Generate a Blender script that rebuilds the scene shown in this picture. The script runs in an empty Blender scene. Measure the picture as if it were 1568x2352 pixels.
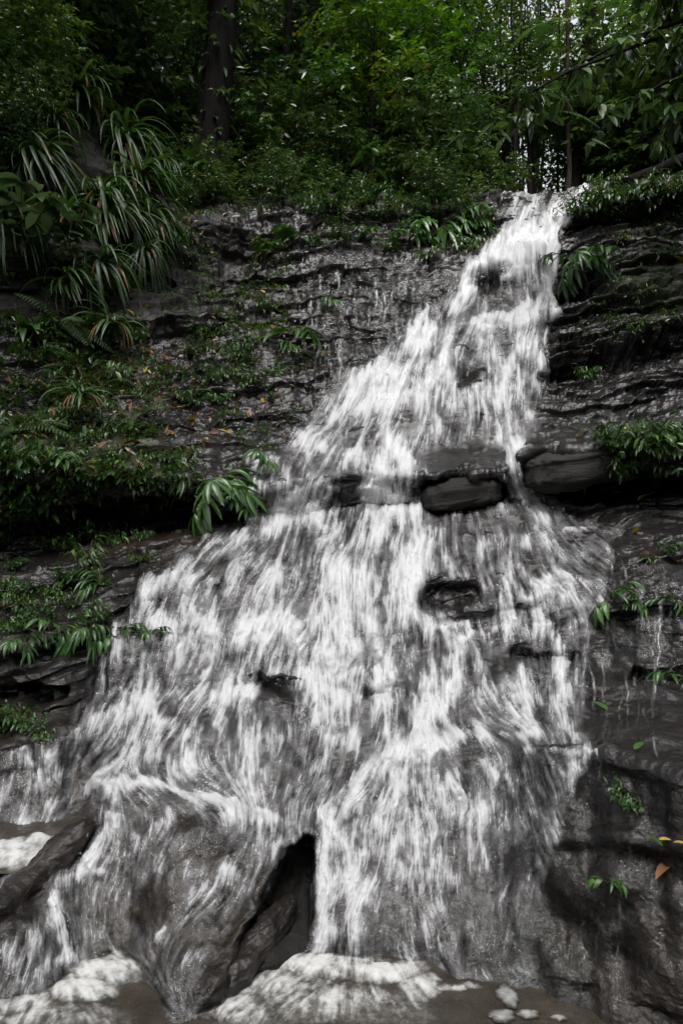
import bpy, math, random
import numpy as np
from mathutils import Vector, Matrix

# ---------------------------------------------------------------- camera, sky, sun, exposure
SC = bpy.context.scene
COL = SC.collection
R = math.radians
CAMH = 1.5                                   # eye height above the plunge pool
cam_d = bpy.data.cameras.new('camera')
cam = bpy.data.objects.new('camera', cam_d)
COL.objects.link(cam)
cam.location = (0, 0, CAMH)
cam.rotation_euler = (R(90), 0, 0)
cam_d.sensor_fit = 'VERTICAL'
cam_d.sensor_height = 36.0
cam_d.lens = 24.0
cam_d.clip_start = 0.05
cam_d.clip_end = 500
SC.camera = cam

SUN_EL, SUN_AZ = R(63), R(190)
W = bpy.data.worlds.new('World')
SC.world = W
W.use_nodes = True
nt = W.node_tree
nt.nodes.clear()
wo = nt.nodes.new('ShaderNodeOutputWorld')
bg = nt.nodes.new('ShaderNodeBackground')
sky = nt.nodes.new('ShaderNodeTexSky')
sky.sky_type = 'NISHITA'
sky.sun_disc = False
sky.sun_elevation = SUN_EL
sky.sun_rotation = SUN_AZ
sky.air_density = 1.0
sky.dust_density = 4.0
sky.ozone_density = 1.0
hs = nt.nodes.new('ShaderNodeHueSaturation')   # overcast: the blue washed out of the sky
hs.inputs['Saturation'].default_value = 0.22
nt.links.new(sky.outputs[0], hs.inputs['Color'])
nt.links.new(hs.outputs[0], bg.inputs[0])
bg.inputs[1].default_value = 0.115
nt.links.new(bg.outputs[0], wo.inputs[0])

sun_d = bpy.data.lights.new('sun', 'SUN')
sun_d.energy = 1.15
sun_d.angle = R(32)
sun_d.color = (1.0, 0.985, 0.97)
sun = bpy.data.objects.new('sun', sun_d)
COL.objects.link(sun)
# light travels from the sun's direction: az measured like the sky's sun_rotation
sdir = Vector((math.sin(SUN_AZ) * math.cos(SUN_EL), math.cos(SUN_AZ) * math.cos(SUN_EL), math.sin(SUN_EL)))
sun.rotation_euler = sdir.to_track_quat('Z', 'Y').to_euler()

SC.view_settings.view_transform = 'Standard'
SC.view_settings.look = 'None'
SC.view_settings.exposure = 1.6
SC.view_settings.gamma = 1.0
SC.cycles.max_bounces = 6
SC.cycles.diffuse_bounces = 3
SC.cycles.glossy_bounces = 2
SC.cycles.transmission_bounces = 4
SC.cycles.transparent_max_bounces = 8
SC.cycles.use_denoising = True
SC.cycles.caustics_reflective = False
SC.cycles.caustics_refractive = False
SC.cycles.sample_clamp_indirect = 4.0

rng = np.random.default_rng(7)
random.seed(7)
FPX = 1568.0                                  # focal length in units of the 1568x2352 photo grid


# ---------------------------------------------------------------- noise
def _hash(i, j, k, seed):
    h = (i.astype(np.int64) * 374761393 + j.astype(np.int64) * 668265263 + k.astype(np.int64) * 2147483647 + seed * 974634777)
    h = (h ^ (h >> 13)) * 1274126177
    h = h & 0x7fffffff
    h = (h ^ (h >> 16)) & 0xffff
    return h.astype(np.float32) / 65535.0


def vnoise(x, y, z, seed=0):
    x = np.asarray(x, np.float32); y = np.asarray(y, np.float32); z = np.asarray(z, np.float32)
    xi = np.floor(x); yi = np.floor(y); zi = np.floor(z)
    fx = x - xi; fy = y - yi; fz = z - zi
    ux = fx * fx * (3 - 2 * fx); uy = fy * fy * (3 - 2 * fy); uz = fz * fz * (3 - 2 * fz)
    r = 0
    for a in (0, 1):
        for b in (0, 1):
            for c in (0, 1):
                w = (ux if a else 1 - ux) * (uy if b else 1 - uy) * (uz if c else 1 - uz)
                r = r + w * _hash(xi + a, yi + b, zi + c, seed)
    return r * 2 - 1


def fbm(x, y, z, octv=4, seed=0, gain=0.5):
    a = 1.0; s = 0; t = 0
    for o in range(octv):
        f = 2.0 ** o
        s = s + a * vnoise(x * f + 17.3 * o, y * f + 5.1 * o, z * f + 9.7 * o, seed + o)
        t += a
        a *= gain
    return s / t


def sstep(a, b, x):
    t = np.clip((x - a) / (b - a), 0, 1)
    return t * t * (3 - 2 * t)


def blur1(a, k, axis):
    """box blur of odd width k along an axis, edges clamped"""
    if k < 2:
        return a
    h = k // 2
    pad = [(0, 0)] * a.ndim
    pad[axis] = (h + 1, h)
    c = np.cumsum(np.pad(a.astype(np.float64), pad, mode='edge'), axis=axis)
    n = a.shape[axis]
    sl1 = [slice(None)] * a.ndim; sl2 = [slice(None)] * a.ndim
    sl1[axis] = slice(2 * h + 1, 2 * h + 1 + n); sl2[axis] = slice(0, n)
    return ((c[tuple(sl1)] - c[tuple(sl2)]) / (2 * h + 1)).astype(a.dtype)


# ---------------------------------------------------------------- mesh helpers
def mesh_from(name, V, quads=None, tris=None, smooth=True, attrs=None):
    V = np.asarray(V, np.float32)
    parts = []; tot = []
    if quads is not None and len(quads):
        q = np.asarray(quads, np.int32); parts.append(q.ravel()); tot.append(np.full(len(q), 4, np.int32))
    if tris is not None and len(tris):
        t = np.asarray(tris, np.int32); parts.append(t.ravel()); tot.append(np.full(len(t), 3, np.int32))
    L = np.concatenate(parts); T = np.concatenate(tot)
    me = bpy.data.meshes.new(name)
    me.vertices.add(len(V)); me.vertices.foreach_set('co', V.ravel())
    me.loops.add(len(L)); me.loops.foreach_set('vertex_index', L)
    me.polygons.add(len(T))
    st = np.concatenate(([0], np.cumsum(T)[:-1])).astype(np.int32)
    me.polygons.foreach_set('loop_start', st)
    me.polygons.foreach_set('loop_total', T)
    me.polygons.foreach_set('use_smooth', np.full(len(T), smooth, bool))
    if attrs:
        for k, a in attrs.items():
            at = me.attributes.new(k, 'FLOAT', 'POINT')
            at.data.foreach_set('value', np.asarray(a, np.float32).ravel())
    me.update(calc_edges=True)
    me.validate()
    return me


def link(name, me, mat=None, parent=None):
    o = bpy.data.objects.new(name, me)
    COL.objects.link(o)
    if mat is not None and me is not None and len(me.materials) == 0:
        me.materials.append(mat)
    if parent is not None:
        o.parent = parent
    return o


def tag(o, label, cat, group=None, kind=None):
    o['label'] = label; o['category'] = cat
    if group: o['group'] = group
    if kind: o['kind'] = kind
    return o


def empty(name, loc, rz=0.0, sc=1.0):
    o = bpy.data.objects.new(name, None)
    COL.objects.link(o)
    o.empty_display_size = 0.05
    o.location = loc; o.rotation_euler = (0, 0, rz); o.scale = (sc, sc, sc)
    return o


def at(px, py, Y):
    return np.array([(px - 784) / FPX * Y, Y, CAMH + (1176 - py) / FPX * Y])


class MB:
    """collects leaf strips and tubes into one mesh"""
    def __init__(s):
        s.V = []; s.Q = []; s.T = []; s.A = []; s.n = 0

    def add(s, V, Q=None, T=None, tint=0.5):
        V = np.asarray(V, np.float32).reshape(-1, 3)
        s.V.append(V)
        if Q is not None and len(Q): s.Q.append(np.asarray(Q) + s.n)
        if T is not None and len(T): s.T.append(np.asarray(T) + s.n)
        s.A.append(np.broadcast_to(np.asarray(tint, np.float32).ravel() if np.ndim(tint) else np.float32(tint), (len(V),)))
        s.n += len(V)

    def mesh(s, name, smooth=True):
        return mesh_from(name, np.concatenate(s.V), np.concatenate(s.Q) if s.Q else None,
                         np.concatenate(s.T) if s.T else None, smooth, {'tint': np.concatenate(s.A)})

    def tube(s, pts, radii, ns=6, tint=0.5):
        pts = np.asarray(pts, float); n = len(pts)
        radii = np.broadcast_to(np.asarray(radii, float), (n,))
        tan = np.gradient(pts, axis=0)
        tan /= np.linalg.norm(tan, axis=1)[:, None] + 1e-9
        ref = np.array([0.31, 0.95, 0.05]) if abs(tan[0] @ np.array([0.31, .95, .05])) < .9 else np.array([1., 0, 0])
        a = np.cross(tan, ref); a /= np.linalg.norm(a, axis=1)[:, None] + 1e-9
        b = np.cross(tan, a)
        th = np.linspace(0, 2 * math.pi, ns, endpoint=False)
        V = pts[:, None, :] + radii[:, None, None] * (np.cos(th)[None, :, None] * a[:, None, :] + np.sin(th)[None, :, None] * b[:, None, :])
        V = V.reshape(-1, 3)
        i = np.arange(n - 1)[:, None] * ns; j = np.arange(ns)[None, :]; j2 = (j + 1) % ns
        Q = np.stack([i + j, i + j2, i + ns + j2, i + ns + j], -1).reshape(-1, 4)
        T = [[0, (k + 1) % ns, k] if 0 else [0, k, (k + 1) % ns] for k in range(1, ns - 1)]
        o = (n - 1) * ns
        T2 = [[o, o + (k + 1) % ns, o + k] for k in range(1, ns - 1)]
        s.add(V, Q, T + T2, tint)

    def strips(s, P, D, L, Wd, droop=0.5, nseg=6, prof='lance', fold=0.25, tint=None, twist=None, curl=0.0):
        """n leaves as folded strips: base points P, start directions D, lengths L, widths Wd"""
        P = np.asarray(P, float).reshape(-1, 3); n = len(P)
        D = np.asarray(D, float).reshape(-1, 3)
        D = D / (np.linalg.norm(D, axis=1)[:, None] + 1e-9)
        L = np.broadcast_to(np.asarray(L, float), (n,)); Wd = np.broadcast_to(np.asarray(Wd, float), (n,))
        droop = np.broadcast_to(np.asarray(droop, float), (n,))
        up = np.array([0, 0, 1.0])
        S = np.cross(D, up); bad = np.linalg.norm(S, axis=1) < 1e-3
        S[bad] = [1, 0, 0]
        S /= np.linalg.norm(S, axis=1)[:, None]
        tw = rng.normal(0, 0.25, n) if twist is None else np.broadcast_to(np.asarray(twist, float), (n,))
        N = np.cross(S, D)
        S = S * np.cos(tw)[:, None] + N * np.sin(tw)[:, None]
        t = np.linspace(0, 1, nseg + 1)
        if prof == 'strap':
            w = np.minimum(1, (t * 5 + 0.5)) * np.clip((1 - t) * 2.2, 0.02, 1) ** 0.8
        elif prof == 'lance':
            w = np.clip(np.sin(math.pi * np.clip(t, 0, 1) ** 0.85), 0.02, 1) ** 0.9
        else:                                  # ovate
            w = np.clip(np.sin(math.pi * t ** 0.7), 0.02, 1) ** 0.75
        C = np.zeros((n, nseg + 1, 3)); C[:, 0] = P
        d = D.copy()
        rows = []
        for k in range(nseg + 1):
            Nn = np.cross(S, d)
            ww = (w[k] * Wd * 0.5)[:, None]
            rows.append(np.stack([C[:, k] - S * ww + Nn * ww * fold * 2 * .5, C[:, k] - Nn * ww * fold * .5, C[:, k] + S * ww + Nn * ww * fold * 2 * .5], 1))
            if k < nseg:
                d = d + np.array([0, 0, -1.0]) * (droop / nseg)[:, None]
                d = d / (np.linalg.norm(d, axis=1)[:, None] + 1e-9)
                C[:, k + 1] = C[:, k] + d * (L / nseg)[:, None]
                S = S - d * np.sum(S * d, 1)[:, None]; S /= np.linalg.norm(S, axis=1)[:, None] + 1e-9
        V = np.stack(rows, 1)                  # n, nseg+1, 3, 3
        base = (np.arange(n) * (nseg + 1) * 3)[:, None, None]
        k = (np.arange(nseg) * 3)[None, :, None]; c = np.arange(2)[None, None, :]
        a = base + k + c
        Q = np.stack([a, a + 1, a + 4, a + 3], -1).reshape(-1, 4)
        tn = rng.random(n) if tint is None else np.broadcast_to(np.asarray(tint, float), (n,))
        s.add(V.reshape(-1, 3), Q, None, np.repeat(tn, (nseg + 1) * 3))
        return C

    def leaves(s, P, D, L, Wd, tint=None, fold=0.18, nvec=None):
        """many cheap five-point leaves"""
        P = np.asarray(P, float); n = len(P)
        D = D / (np.linalg.norm(D, axis=1)[:, None] + 1e-9)
        L = np.broadcast_to(np.asarray(L, float), (n,))[:, None]; Wd = np.broadcast_to(np.asarray(Wd, float), (n,))[:, None]
        nv = rng.normal(0, 0.55, (n, 3)) + np.array([0, -0.15, 1.0]) if nvec is None else nvec
        S = np.cross(D, nv); S /= np.linalg.norm(S, axis=1)[:, None] + 1e-9
        N = np.cross(S, D)
        m = P + D * L * 0.42 - N * L * 0.02
        l = m - S * Wd * 0.5 + N * Wd * fold; r = m + S * Wd * 0.5 + N * Wd * fold
        tip = P + D * L - N * L * 0.16
        V = np.stack([P, l, m, r, tip], 1).reshape(-1, 3)
        b = (np.arange(n) * 5)[:, None]
        T = np.concatenate([b + np.array([[0, 2, 1]]), b + np.array([[0, 3, 2]]), b + np.array([[1, 2, 4]]), b + np.array([[2, 3, 4]])])
        tn = rng.random(n) if tint is None else np.broadcast_to(np.asarray(tint, float), (n,))
        s.add(V, None, T, np.repeat(tn, 5))


# ---------------------------------------------------------------- materials
def mat_new(name):
    m = bpy.data.materials.new(name); m.use_nodes = True
    n = m.node_tree; n.nodes.clear()
    out = n.nodes.new('ShaderNodeOutputMaterial')
    return m, n, out


def N(n, typ, **kw):
    x = n.nodes.new(typ)
    for k, v in kw.items():
        if k in x.inputs: x.inputs[k].default_value = v
        else: setattr(x, k, v)
    return x


def ramp(n, fac, stops):
    r = n.nodes.new('ShaderNodeValToRGB')
    e = r.color_ramp.elements
    while len(e) > 1: e.remove(e[-1])
    e[0].position = stops[0][0]; e[0].color = (*stops[0][1], 1)
    for p, c in stops[1:]:
        x = e.new(p); x.color = (*c, 1)
    n.links.new(fac, r.inputs[0])
    return r.outputs[0]


def leaf_mat(name, dark, mid, light, rough=0.35, trans=0.25, spec=0.5, rare=None):
    m, n, out = mat_new(name)
    at_ = N(n, 'ShaderNodeAttribute', attribute_name='tint')
    oi = N(n, 'ShaderNodeObjectInfo')
    mx = N(n, 'ShaderNodeMath', operation='MULTIPLY_ADD')
    n.links.new(oi.outputs['Random'], mx.inputs[0]); mx.inputs[1].default_value = 0.24
    ad = N(n, 'ShaderNodeMath', operation='MULTIPLY'); n.links.new(at_.outputs['Fac'], ad.inputs[0]); ad.inputs[1].default_value = 0.76
    n.links.new(ad.outputs[0], mx.inputs[2])
    st = [(0.0, dark), (0.5, mid), (0.9, light)]
    if rare: st += [(0.965, light), (0.985, rare)]
    c = ramp(n, mx.outputs[0], st)
    tc = N(n, 'ShaderNodeTexCoord')
    nz = N(n, 'ShaderNodeTexNoise', Scale=14.0, Detail=3.0)
    n.links.new(tc.outputs['Object'], nz.inputs['Vector'])
    mixc = N(n, 'ShaderNodeMix', data_type='RGBA', blend_type='MULTIPLY')
    mixc.inputs[0].default_value = 0.55
    n.links.new(c, mixc.inputs[6])
    g = ramp(n, nz.outputs[0], [(0.3, (0.55, 0.6, 0.5)), (0.7, (1.15, 1.1, 1.0))])
    n.links.new(g, mixc.inputs[7])
    p = N(n, 'ShaderNodeBsdfPrincipled', Roughness=rough)
    p.inputs['Specular IOR Level'].default_value = spec
    n.links.new(mixc.outputs[2], p.inputs['Base Color'])
    bp = N(n, 'ShaderNodeBump', Strength=0.25, Distance=0.004)
    nz2 = N(n, 'ShaderNodeTexNoise', Scale=60.0, Detail=2.0)
    n.links.new(tc.outputs['Object'], nz2.inputs['Vector'])
    n.links.new(nz2.outputs[0], bp.inputs['Height'])
    n.links.new(bp.outputs[0], p.inputs['Normal'])
    if trans > 0:
        t = N(n, 'ShaderNodeBsdfTranslucent')
        hsv = N(n, 'ShaderNodeHueSaturation', Hue=0.485, Saturation=1.15, Value=1.6)
        n.links.new(mixc.outputs[2], hsv.inputs['Color'])
        n.links.new(hsv.outputs[0], t.inputs[0])
        ms = N(n, 'ShaderNodeMixShader'); ms.inputs[0].default_value = trans
        n.links.new(p.outputs[0], ms.inputs[1]); n.links.new(t.outputs[0], ms.inputs[2])
        n.links.new(ms.outputs[0], out.inputs[0])
    else:
        n.links.new(p.outputs[0], out.inputs[0])
    return m


def bark_mat(name, c1, c2, scale=9.0):
    m, n, out = mat_new(name)
    tc = N(n, 'ShaderNodeTexCoord')
    mp = N(n, 'ShaderNodeMapping'); mp.inputs['Scale'].default_value = (3, 3, 0.7)
    n.links.new(tc.outputs['Object'], mp.inputs[0])
    nz = N(n, 'ShaderNodeTexNoise', Scale=scale, Detail=6.0)
    n.links.new(mp.outputs[0], nz.inputs['Vector'])
    c = ramp(n, nz.outputs[0], [(0.3, c1), (0.7, c2)])
    p = N(n, 'ShaderNodeBsdfPrincipled', Roughness=0.85); p.inputs['Specular IOR Level'].default_value = 0.12
    n.links.new(c, p.inputs['Base Color'])
    bp = N(n, 'ShaderNodeBump', Strength=0.7, Distance=0.03)
    n.links.new(nz.outputs[0], bp.inputs['Height']); n.links.new(bp.outputs[0], p.inputs['Normal'])
    n.links.new(p.outputs[0], out.inputs[0])
    return m


def rock_mat(name):
    m, n, out = mat_new(name)
    geo = N(n, 'ShaderNodeNewGeometry')
    mp = N(n, 'ShaderNodeMapping'); mp.inputs['Scale'].default_value = (1.0, 1.4, 4.5); mp.inputs['Rotation'].default_value = (0, R(8), 0)
    n.links.new(geo.outputs['Position'], mp.inputs[0])
    n1 = N(n, 'ShaderNodeTexNoise', Scale=3.2, Detail=8.0, Roughness=0.62)
    n2 = N(n, 'ShaderNodeTexNoise', Scale=14.0, Detail=8.0, Roughness=0.65)
    n3 = N(n, 'ShaderNodeTexNoise', Scale=2.3, Detail=5.0, Roughness=0.6)
    n4 = N(n, 'ShaderNodeTexNoise', Scale=46.0, Detail=5.0, Roughness=0.6)
    n.links.new(mp.outputs[0], n1.inputs['Vector']); n.links.new(mp.outputs[0], n2.inputs['Vector'])
    n.links.new(geo.outputs['Position'], n3.inputs['Vector']); n.links.new(geo.outputs['Position'], n4.inputs['Vector'])
    grey = ramp(n, n1.outputs[0], [(0.25, (0.005, 0.005, 0.0055)), (0.55, (0.014, 0.0135, 0.0142)), (0.8, (0.036, 0.034, 0.0355))])
    brown = ramp(n, n1.outputs[0], [(0.25, (0.009, 0.006, 0.004)), (0.55, (0.028, 0.020, 0.014)), (0.8, (0.055, 0.041, 0.030))])
    ab = N(n, 'ShaderNodeAttribute', attribute_name='brown')
    am = N(n, 'ShaderNodeAttribute', attribute_name='moss')
    fb = N(n, 'ShaderNodeMath', operation='MULTIPLY_ADD'); fb.use_clamp = True
    n.links.new(n3.outputs[0], fb.inputs[0]); fb.inputs[1].default_value = 0.9
    sb = N(n, 'ShaderNodeMath', operation='SUBTRACT'); n.links.new(ab.outputs['Fac'], sb.inputs[0]); sb.inputs[1].default_value = 0.40
    n.links.new(sb.outputs[0], fb.inputs[2])
    mx = N(n, 'ShaderNodeMix', data_type='RGBA')
    n.links.new(fb.outputs[0], mx.inputs[0]); n.links.new(grey, mx.inputs[6]); n.links.new(brown, mx.inputs[7])
    # moss: broken patches
    fm = N(n, 'ShaderNodeMath', operation='ADD'); n.links.new(n2.outputs[0], fm.inputs[0]); n.links.new(am.outputs['Fac'], fm.inputs[1])
    fmr = N(n, 'ShaderNodeMapRange'); fmr.inputs[1].default_value = 0.95; fmr.inputs[2].default_value = 1.2
    n.links.new(fm.outputs[0], fmr.inputs[0])
    mossc = ramp(n, n4.outputs[0], [(0.3, (0.006, 0.010, 0.003)), (0.6, (0.022, 0.030, 0.008)), (0.8, (0.05, 0.055, 0.016))])
    mx2 = N(n, 'ShaderNodeMix', data_type='RGBA')
    n.links.new(fmr.outputs[0], mx2.inputs[0]); n.links.new(mx.outputs[2], mx2.inputs[6]); n.links.new(mossc, mx2.inputs[7])
    p = N(n, 'ShaderNodeBsdfPrincipled')
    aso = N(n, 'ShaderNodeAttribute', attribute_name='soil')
    soil_shade_col = ramp(n, n4.outputs[0], [(0.3, (0.003, 0.0026, 0.002)), (0.6, (0.008, 0.0065, 0.004)), (0.8, (0.018, 0.014, 0.008))])
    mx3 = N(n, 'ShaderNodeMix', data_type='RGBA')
    n.links.new(aso.outputs['Fac'], mx3.inputs[0]); n.links.new(mx2.outputs[2], mx3.inputs[6]); n.links.new(soil_shade_col, mx3.inputs[7])
    n.links.new(mx3.outputs[2], p.inputs['Base Color'])
    rr = N(n, 'ShaderNodeMapRange'); rr.inputs[1].default_value = 0.3; rr.inputs[2].default_value = 0.7; rr.inputs[3].default_value = 0.055; rr.inputs[4].default_value = 0.26
    n.links.new(n2.outputs[0], rr.inputs[0])
    rm = N(n, 'ShaderNodeMix', data_type='FLOAT'); n.links.new(fmr.outputs[0], rm.inputs[0]); n.links.new(rr.outputs[0], rm.inputs[2]); rm.inputs[3].default_value = 0.75
    rs = N(n, 'ShaderNodeMix', data_type='FLOAT'); n.links.new(aso.outputs['Fac'], rs.inputs[0]); n.links.new(rm.outputs[0], rs.inputs[2]); rs.inputs[3].default_value = 0.8
    n.links.new(rs.outputs[0], p.inputs['Roughness'])
    p.inputs['Specular IOR Level'].default_value = 0.42
    b1 = N(n, 'ShaderNodeBump', Strength=1.0, Distance=0.007); n.links.new(n2.outputs[0], b1.inputs['Height'])
    b2 = N(n, 'ShaderNodeBump', Strength=1.0, Distance=0.008)
    asp = N(n, 'ShaderNodeAttribute', attribute_name='spark'); n.links.new(asp.outputs['Fac'], b2.inputs['Strength']); n.links.new(n4.outputs[0], b2.inputs['Height']); n.links.new(b1.outputs[0], b2.inputs['Normal'])
    n.links.new(b2.outputs[0], p.inputs['Normal'])
    n.links.new(p.outputs[0], out.inputs[0])
    return m


def water_mat(name):
    """running water: clear film where alpha is low, white aerated water where it is high"""
    m, n, out = mat_new(name)
    af = N(n, 'ShaderNodeAttribute', attribute_name='foam')
    geo = N(n, 'ShaderNodeNewGeometry')
    n4 = N(n, 'ShaderNodeTexNoise', Scale=55.0, Detail=3.0)
    n.links.new(geo.outputs['Position'], n4.inputs['Vector'])
    foam = N(n, 'ShaderNodeBsdfPrincipled', Roughness=0.5)
    foam.inputs['Base Color'].default_value = (0.53, 0.53, 0.54, 1)
    foam.inputs['Specular IOR Level'].default_value = 0.4
    bp = N(n, 'ShaderNodeBump', Strength=0.35, Distance=0.01); n.links.new(n4.outputs[0], bp.inputs['Height'])
    n.links.new(bp.outputs[0], foam.inputs['Normal'])
    tr = N(n, 'ShaderNodeBsdfTransparent'); tr.inputs[0].default_value = (0.93, 0.92, 0.91, 1)
    gl = N(n, 'ShaderNodeBsdfGlossy', Roughness=0.10)
    bp2 = N(n, 'ShaderNodeBump', Strength=0.6, Distance=0.02); n.links.new(n4.outputs[0], bp2.inputs['Height'])
    n.links.new(bp2.outputs[0], gl.inputs['Normal'])
    fr = N(n, 'ShaderNodeFresnel', IOR=1.33); n.links.new(bp2.outputs[0], fr.inputs['Normal'])
    clear = N(n, 'ShaderNodeMixShader'); n.links.new(fr.outputs[0], clear.inputs[0]); n.links.new(tr.outputs[0], clear.inputs[1]); n.links.new(gl.outputs[0], clear.inputs[2])
    ms = N(n, 'ShaderNodeMixShader'); n.links.new(af.outputs['Fac'], ms.inputs[0]); n.links.new(clear.outputs[0], ms.inputs[1]); n.links.new(foam.outputs[0], ms.inputs[2])
    n.links.new(ms.outputs[0], out.inputs[0])
    return m


def pool_mat(name):
    m, n, out = mat_new(name)
    af = N(n, 'ShaderNodeAttribute', attribute_name='foam')
    geo = N(n, 'ShaderNodeNewGeometry')
    n1 = N(n, 'ShaderNodeTexNoise', Scale=9.0, Detail=4.0); n.links.new(geo.outputs['Position'], n1.inputs['Vector'])
    n2 = N(n, 'ShaderNodeTexNoise', Scale=70.0, Detail=3.0); n.links.new(geo.outputs['Position'], n2.inputs['Vector'])
    mud = N(n, 'ShaderNodeBsdfPrincipled', Roughness=0.08); mud.inputs['Specular IOR Level'].default_value = 0.45
    mc = ramp(n, n1.outputs[0], [(0.3, (0.026, 0.021, 0.016)), (0.7, (0.055, 0.046, 0.035))])
    n.links.new(mc, mud.inputs['Base Color'])
    n5 = N(n, 'ShaderNodeTexNoise', Scale=24.0, Detail=4.0); n.links.new(geo.outputs['Position'], n5.inputs['Vector'])
    b = N(n, 'ShaderNodeBump', Strength=1.0, Distance=0.012); n.links.new(n5.outputs[0], b.inputs['Height']); n.links.new(b.outputs[0], mud.inputs['Normal'])
    foam = N(n, 'ShaderNodeBsdfPrincipled', Roughness=0.55)
    fc = ramp(n, n2.outputs[0], [(0.3, (0.54, 0.535, 0.515)), (0.65, (0.60, 0.60, 0.59))])
    n.links.new(fc, foam.inputs['Base Color']); foam.inputs['Specular IOR Level'].default_value = 0.2
    b2 = N(n, 'ShaderNodeBump', Strength=0.3, Distance=0.004); n.links.new(n2.outputs[0], b2.inputs['Height']); n.links.new(b2.outputs[0], foam.inputs['Normal'])
    nA = N(n, 'ShaderNodeTexNoise', Scale=30.0, Detail=5.0, Roughness=0.65); n.links.new(geo.outputs['Position'], nA.inputs['Vector'])
    vo = N(n, 'ShaderNodeTexVoronoi', Scale=95.0); n.links.new(geo.outputs['Position'], vo.inputs['Vector'])
    m1 = N(n, 'ShaderNodeMath', operation='MULTIPLY_ADD'); n.links.new(nA.outputs[0], m1.inputs[0]); m1.inputs[1].default_value = 0.7; m1.inputs[2].default_value = -0.33
    m2 = N(n, 'ShaderNodeMath', operation='MULTIPLY_ADD'); n.links.new(vo.outputs['Distance'], m2.inputs[0]); m2.inputs[1].default_value = -0.10; n.links.new(m1.outputs[0], m2.inputs[2])
    m3 = N(n, 'ShaderNodeMath', operation='ADD'); n.links.new(m2.outputs[0], m3.inputs[0]); n.links.new(af.outputs['Fac'], m3.inputs[1])
    mr_ = N(n, 'ShaderNodeMapRange', interpolation_type='SMOOTHSTEP'); n.links.new(m3.outputs[0], mr_.inputs[0]); mr_.inputs[1].default_value = 0.0; mr_.inputs[2].default_value = 0.95; mr_.inputs[4].default_value = 0.93
    m4 = N(n, 'ShaderNodeMath', operation='MULTIPLY'); n.links.new(mr_.outputs[0], m4.inputs[0])
    mr2 = N(n, 'ShaderNodeMapRange'); n.links.new(af.outputs['Fac'], mr2.inputs[0]); mr2.inputs[2].default_value = 0.25; n.links.new(mr2.outputs[0], m4.inputs[1])
    ms = N(n, 'ShaderNodeMixShader'); n.links.new(m4.outputs[0], ms.inputs[0]); n.links.new(mud.outputs[0], ms.inputs[1]); n.links.new(foam.outputs[0], ms.inputs[2])
    n.links.new(ms.outputs[0], out.inputs[0])
    return m


def soil_mat(name):
    m, n, out = mat_new(name)
    geo = N(n, 'ShaderNodeNewGeometry')
    n1 = N(n, 'ShaderNodeTexNoise', Scale=6.0, Detail=8.0); n.links.new(geo.outputs['Position'], n1.inputs['Vector'])
    c = ramp(n, n1.outputs[0], [(0.3, (0.012, 0.010, 0.006)), (0.6, (0.035, 0.028, 0.016)), (0.8, (0.05, 0.05, 0.02))])
    p = N(n, 'ShaderNodeBsdfPrincipled', Roughness=0.85); n.links.new(c, p.inputs['Base Color'])
    b = N(n, 'ShaderNodeBump', Strength=1.0, Distance=0.1); n.links.new(n1.outputs[0], b.inputs['Height']); n.links.new(b.outputs[0], p.inputs['Normal'])
    n.links.new(p.outputs[0], out.inputs[0])
    return m


M_ROCK = rock_mat('wet_rock')
M_WATER = water_mat('falling_water')
M_POOL = pool_mat('pool_water')
M_SOIL = soil_mat('forest_soil')
M_BARK = bark_mat('dark_bark', (0.003, 0.0027, 0.0023), (0.010, 0.0085, 0.007))
M_BARKP = bark_mat('pale_bark', (0.018, 0.014, 0.011), (0.07, 0.055, 0.043))
M_STEM = bark_mat('green_stem', (0.02, 0.028, 0.010), (0.06, 0.07, 0.03))
M_DARK = leaf_mat('dark_leaf', (0.016, 0.042, 0.012), (0.042, 0.088, 0.024), (0.085, 0.145, 0.040), 0.27, 0.22)
M_MID = leaf_mat('mid_leaf', (0.022, 0.055, 0.013), (0.052, 0.11, 0.024), (0.10, 0.16, 0.038), 0.30, 0.3, rare=(0.16, 0.13, 0.02))
M_LIGHT = leaf_mat('bright_leaf', (0.03, 0.085, 0.014), (0.06, 0.145, 0.022), (0.11, 0.19, 0.032), 0.36, 0.34, rare=(0.22, 0.20, 0.03))
M_STRAP = leaf_mat('strap_leaf', (0.016, 0.045, 0.012), (0.035, 0.085, 0.020), (0.06, 0.115, 0.03), 0.42, 0.22)
M_GLOSS = leaf_mat('glossy_leaf', (0.014, 0.042, 0.010), (0.03, 0.085, 0.016), (0.06, 0.14, 0.026), 0.33, 0.2)
M_PALE = leaf_mat('pale_glossy_leaf', (0.04, 0.085, 0.03), (0.075, 0.13, 0.055), (0.13, 0.19, 0.09), 0.26, 0.2)
M_FERN = leaf_mat('fern_leaf', (0.018, 0.045, 0.012), (0.035, 0.08, 0.022), (0.06, 0.11, 0.035), 0.5, 0.3)
M_YEL = leaf_mat('yellow_dead_leaf', (0.30, 0.19, 0.03), (0.42, 0.30, 0.05), (0.50, 0.40, 0.12), 0.35, 0.1)
M_BRN = leaf_mat('brown_dead_leaf', (0.10, 0.045, 0.02), (0.17, 0.08, 0.04), (0.24, 0.14, 0.08), 0.3, 0.05)

# ---------------------------------------------------------------- rock slope
# Each row is a line that follows one ledge or break of slope across the fall: (photo column, photo row, metres from the eye).
def zrow(lst, z):           # a row lying at height z (water level): the distance follows from the row
    return [(px, py, (CAMH - z) * FPX / (py - 1176)) for px, py in lst]

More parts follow.
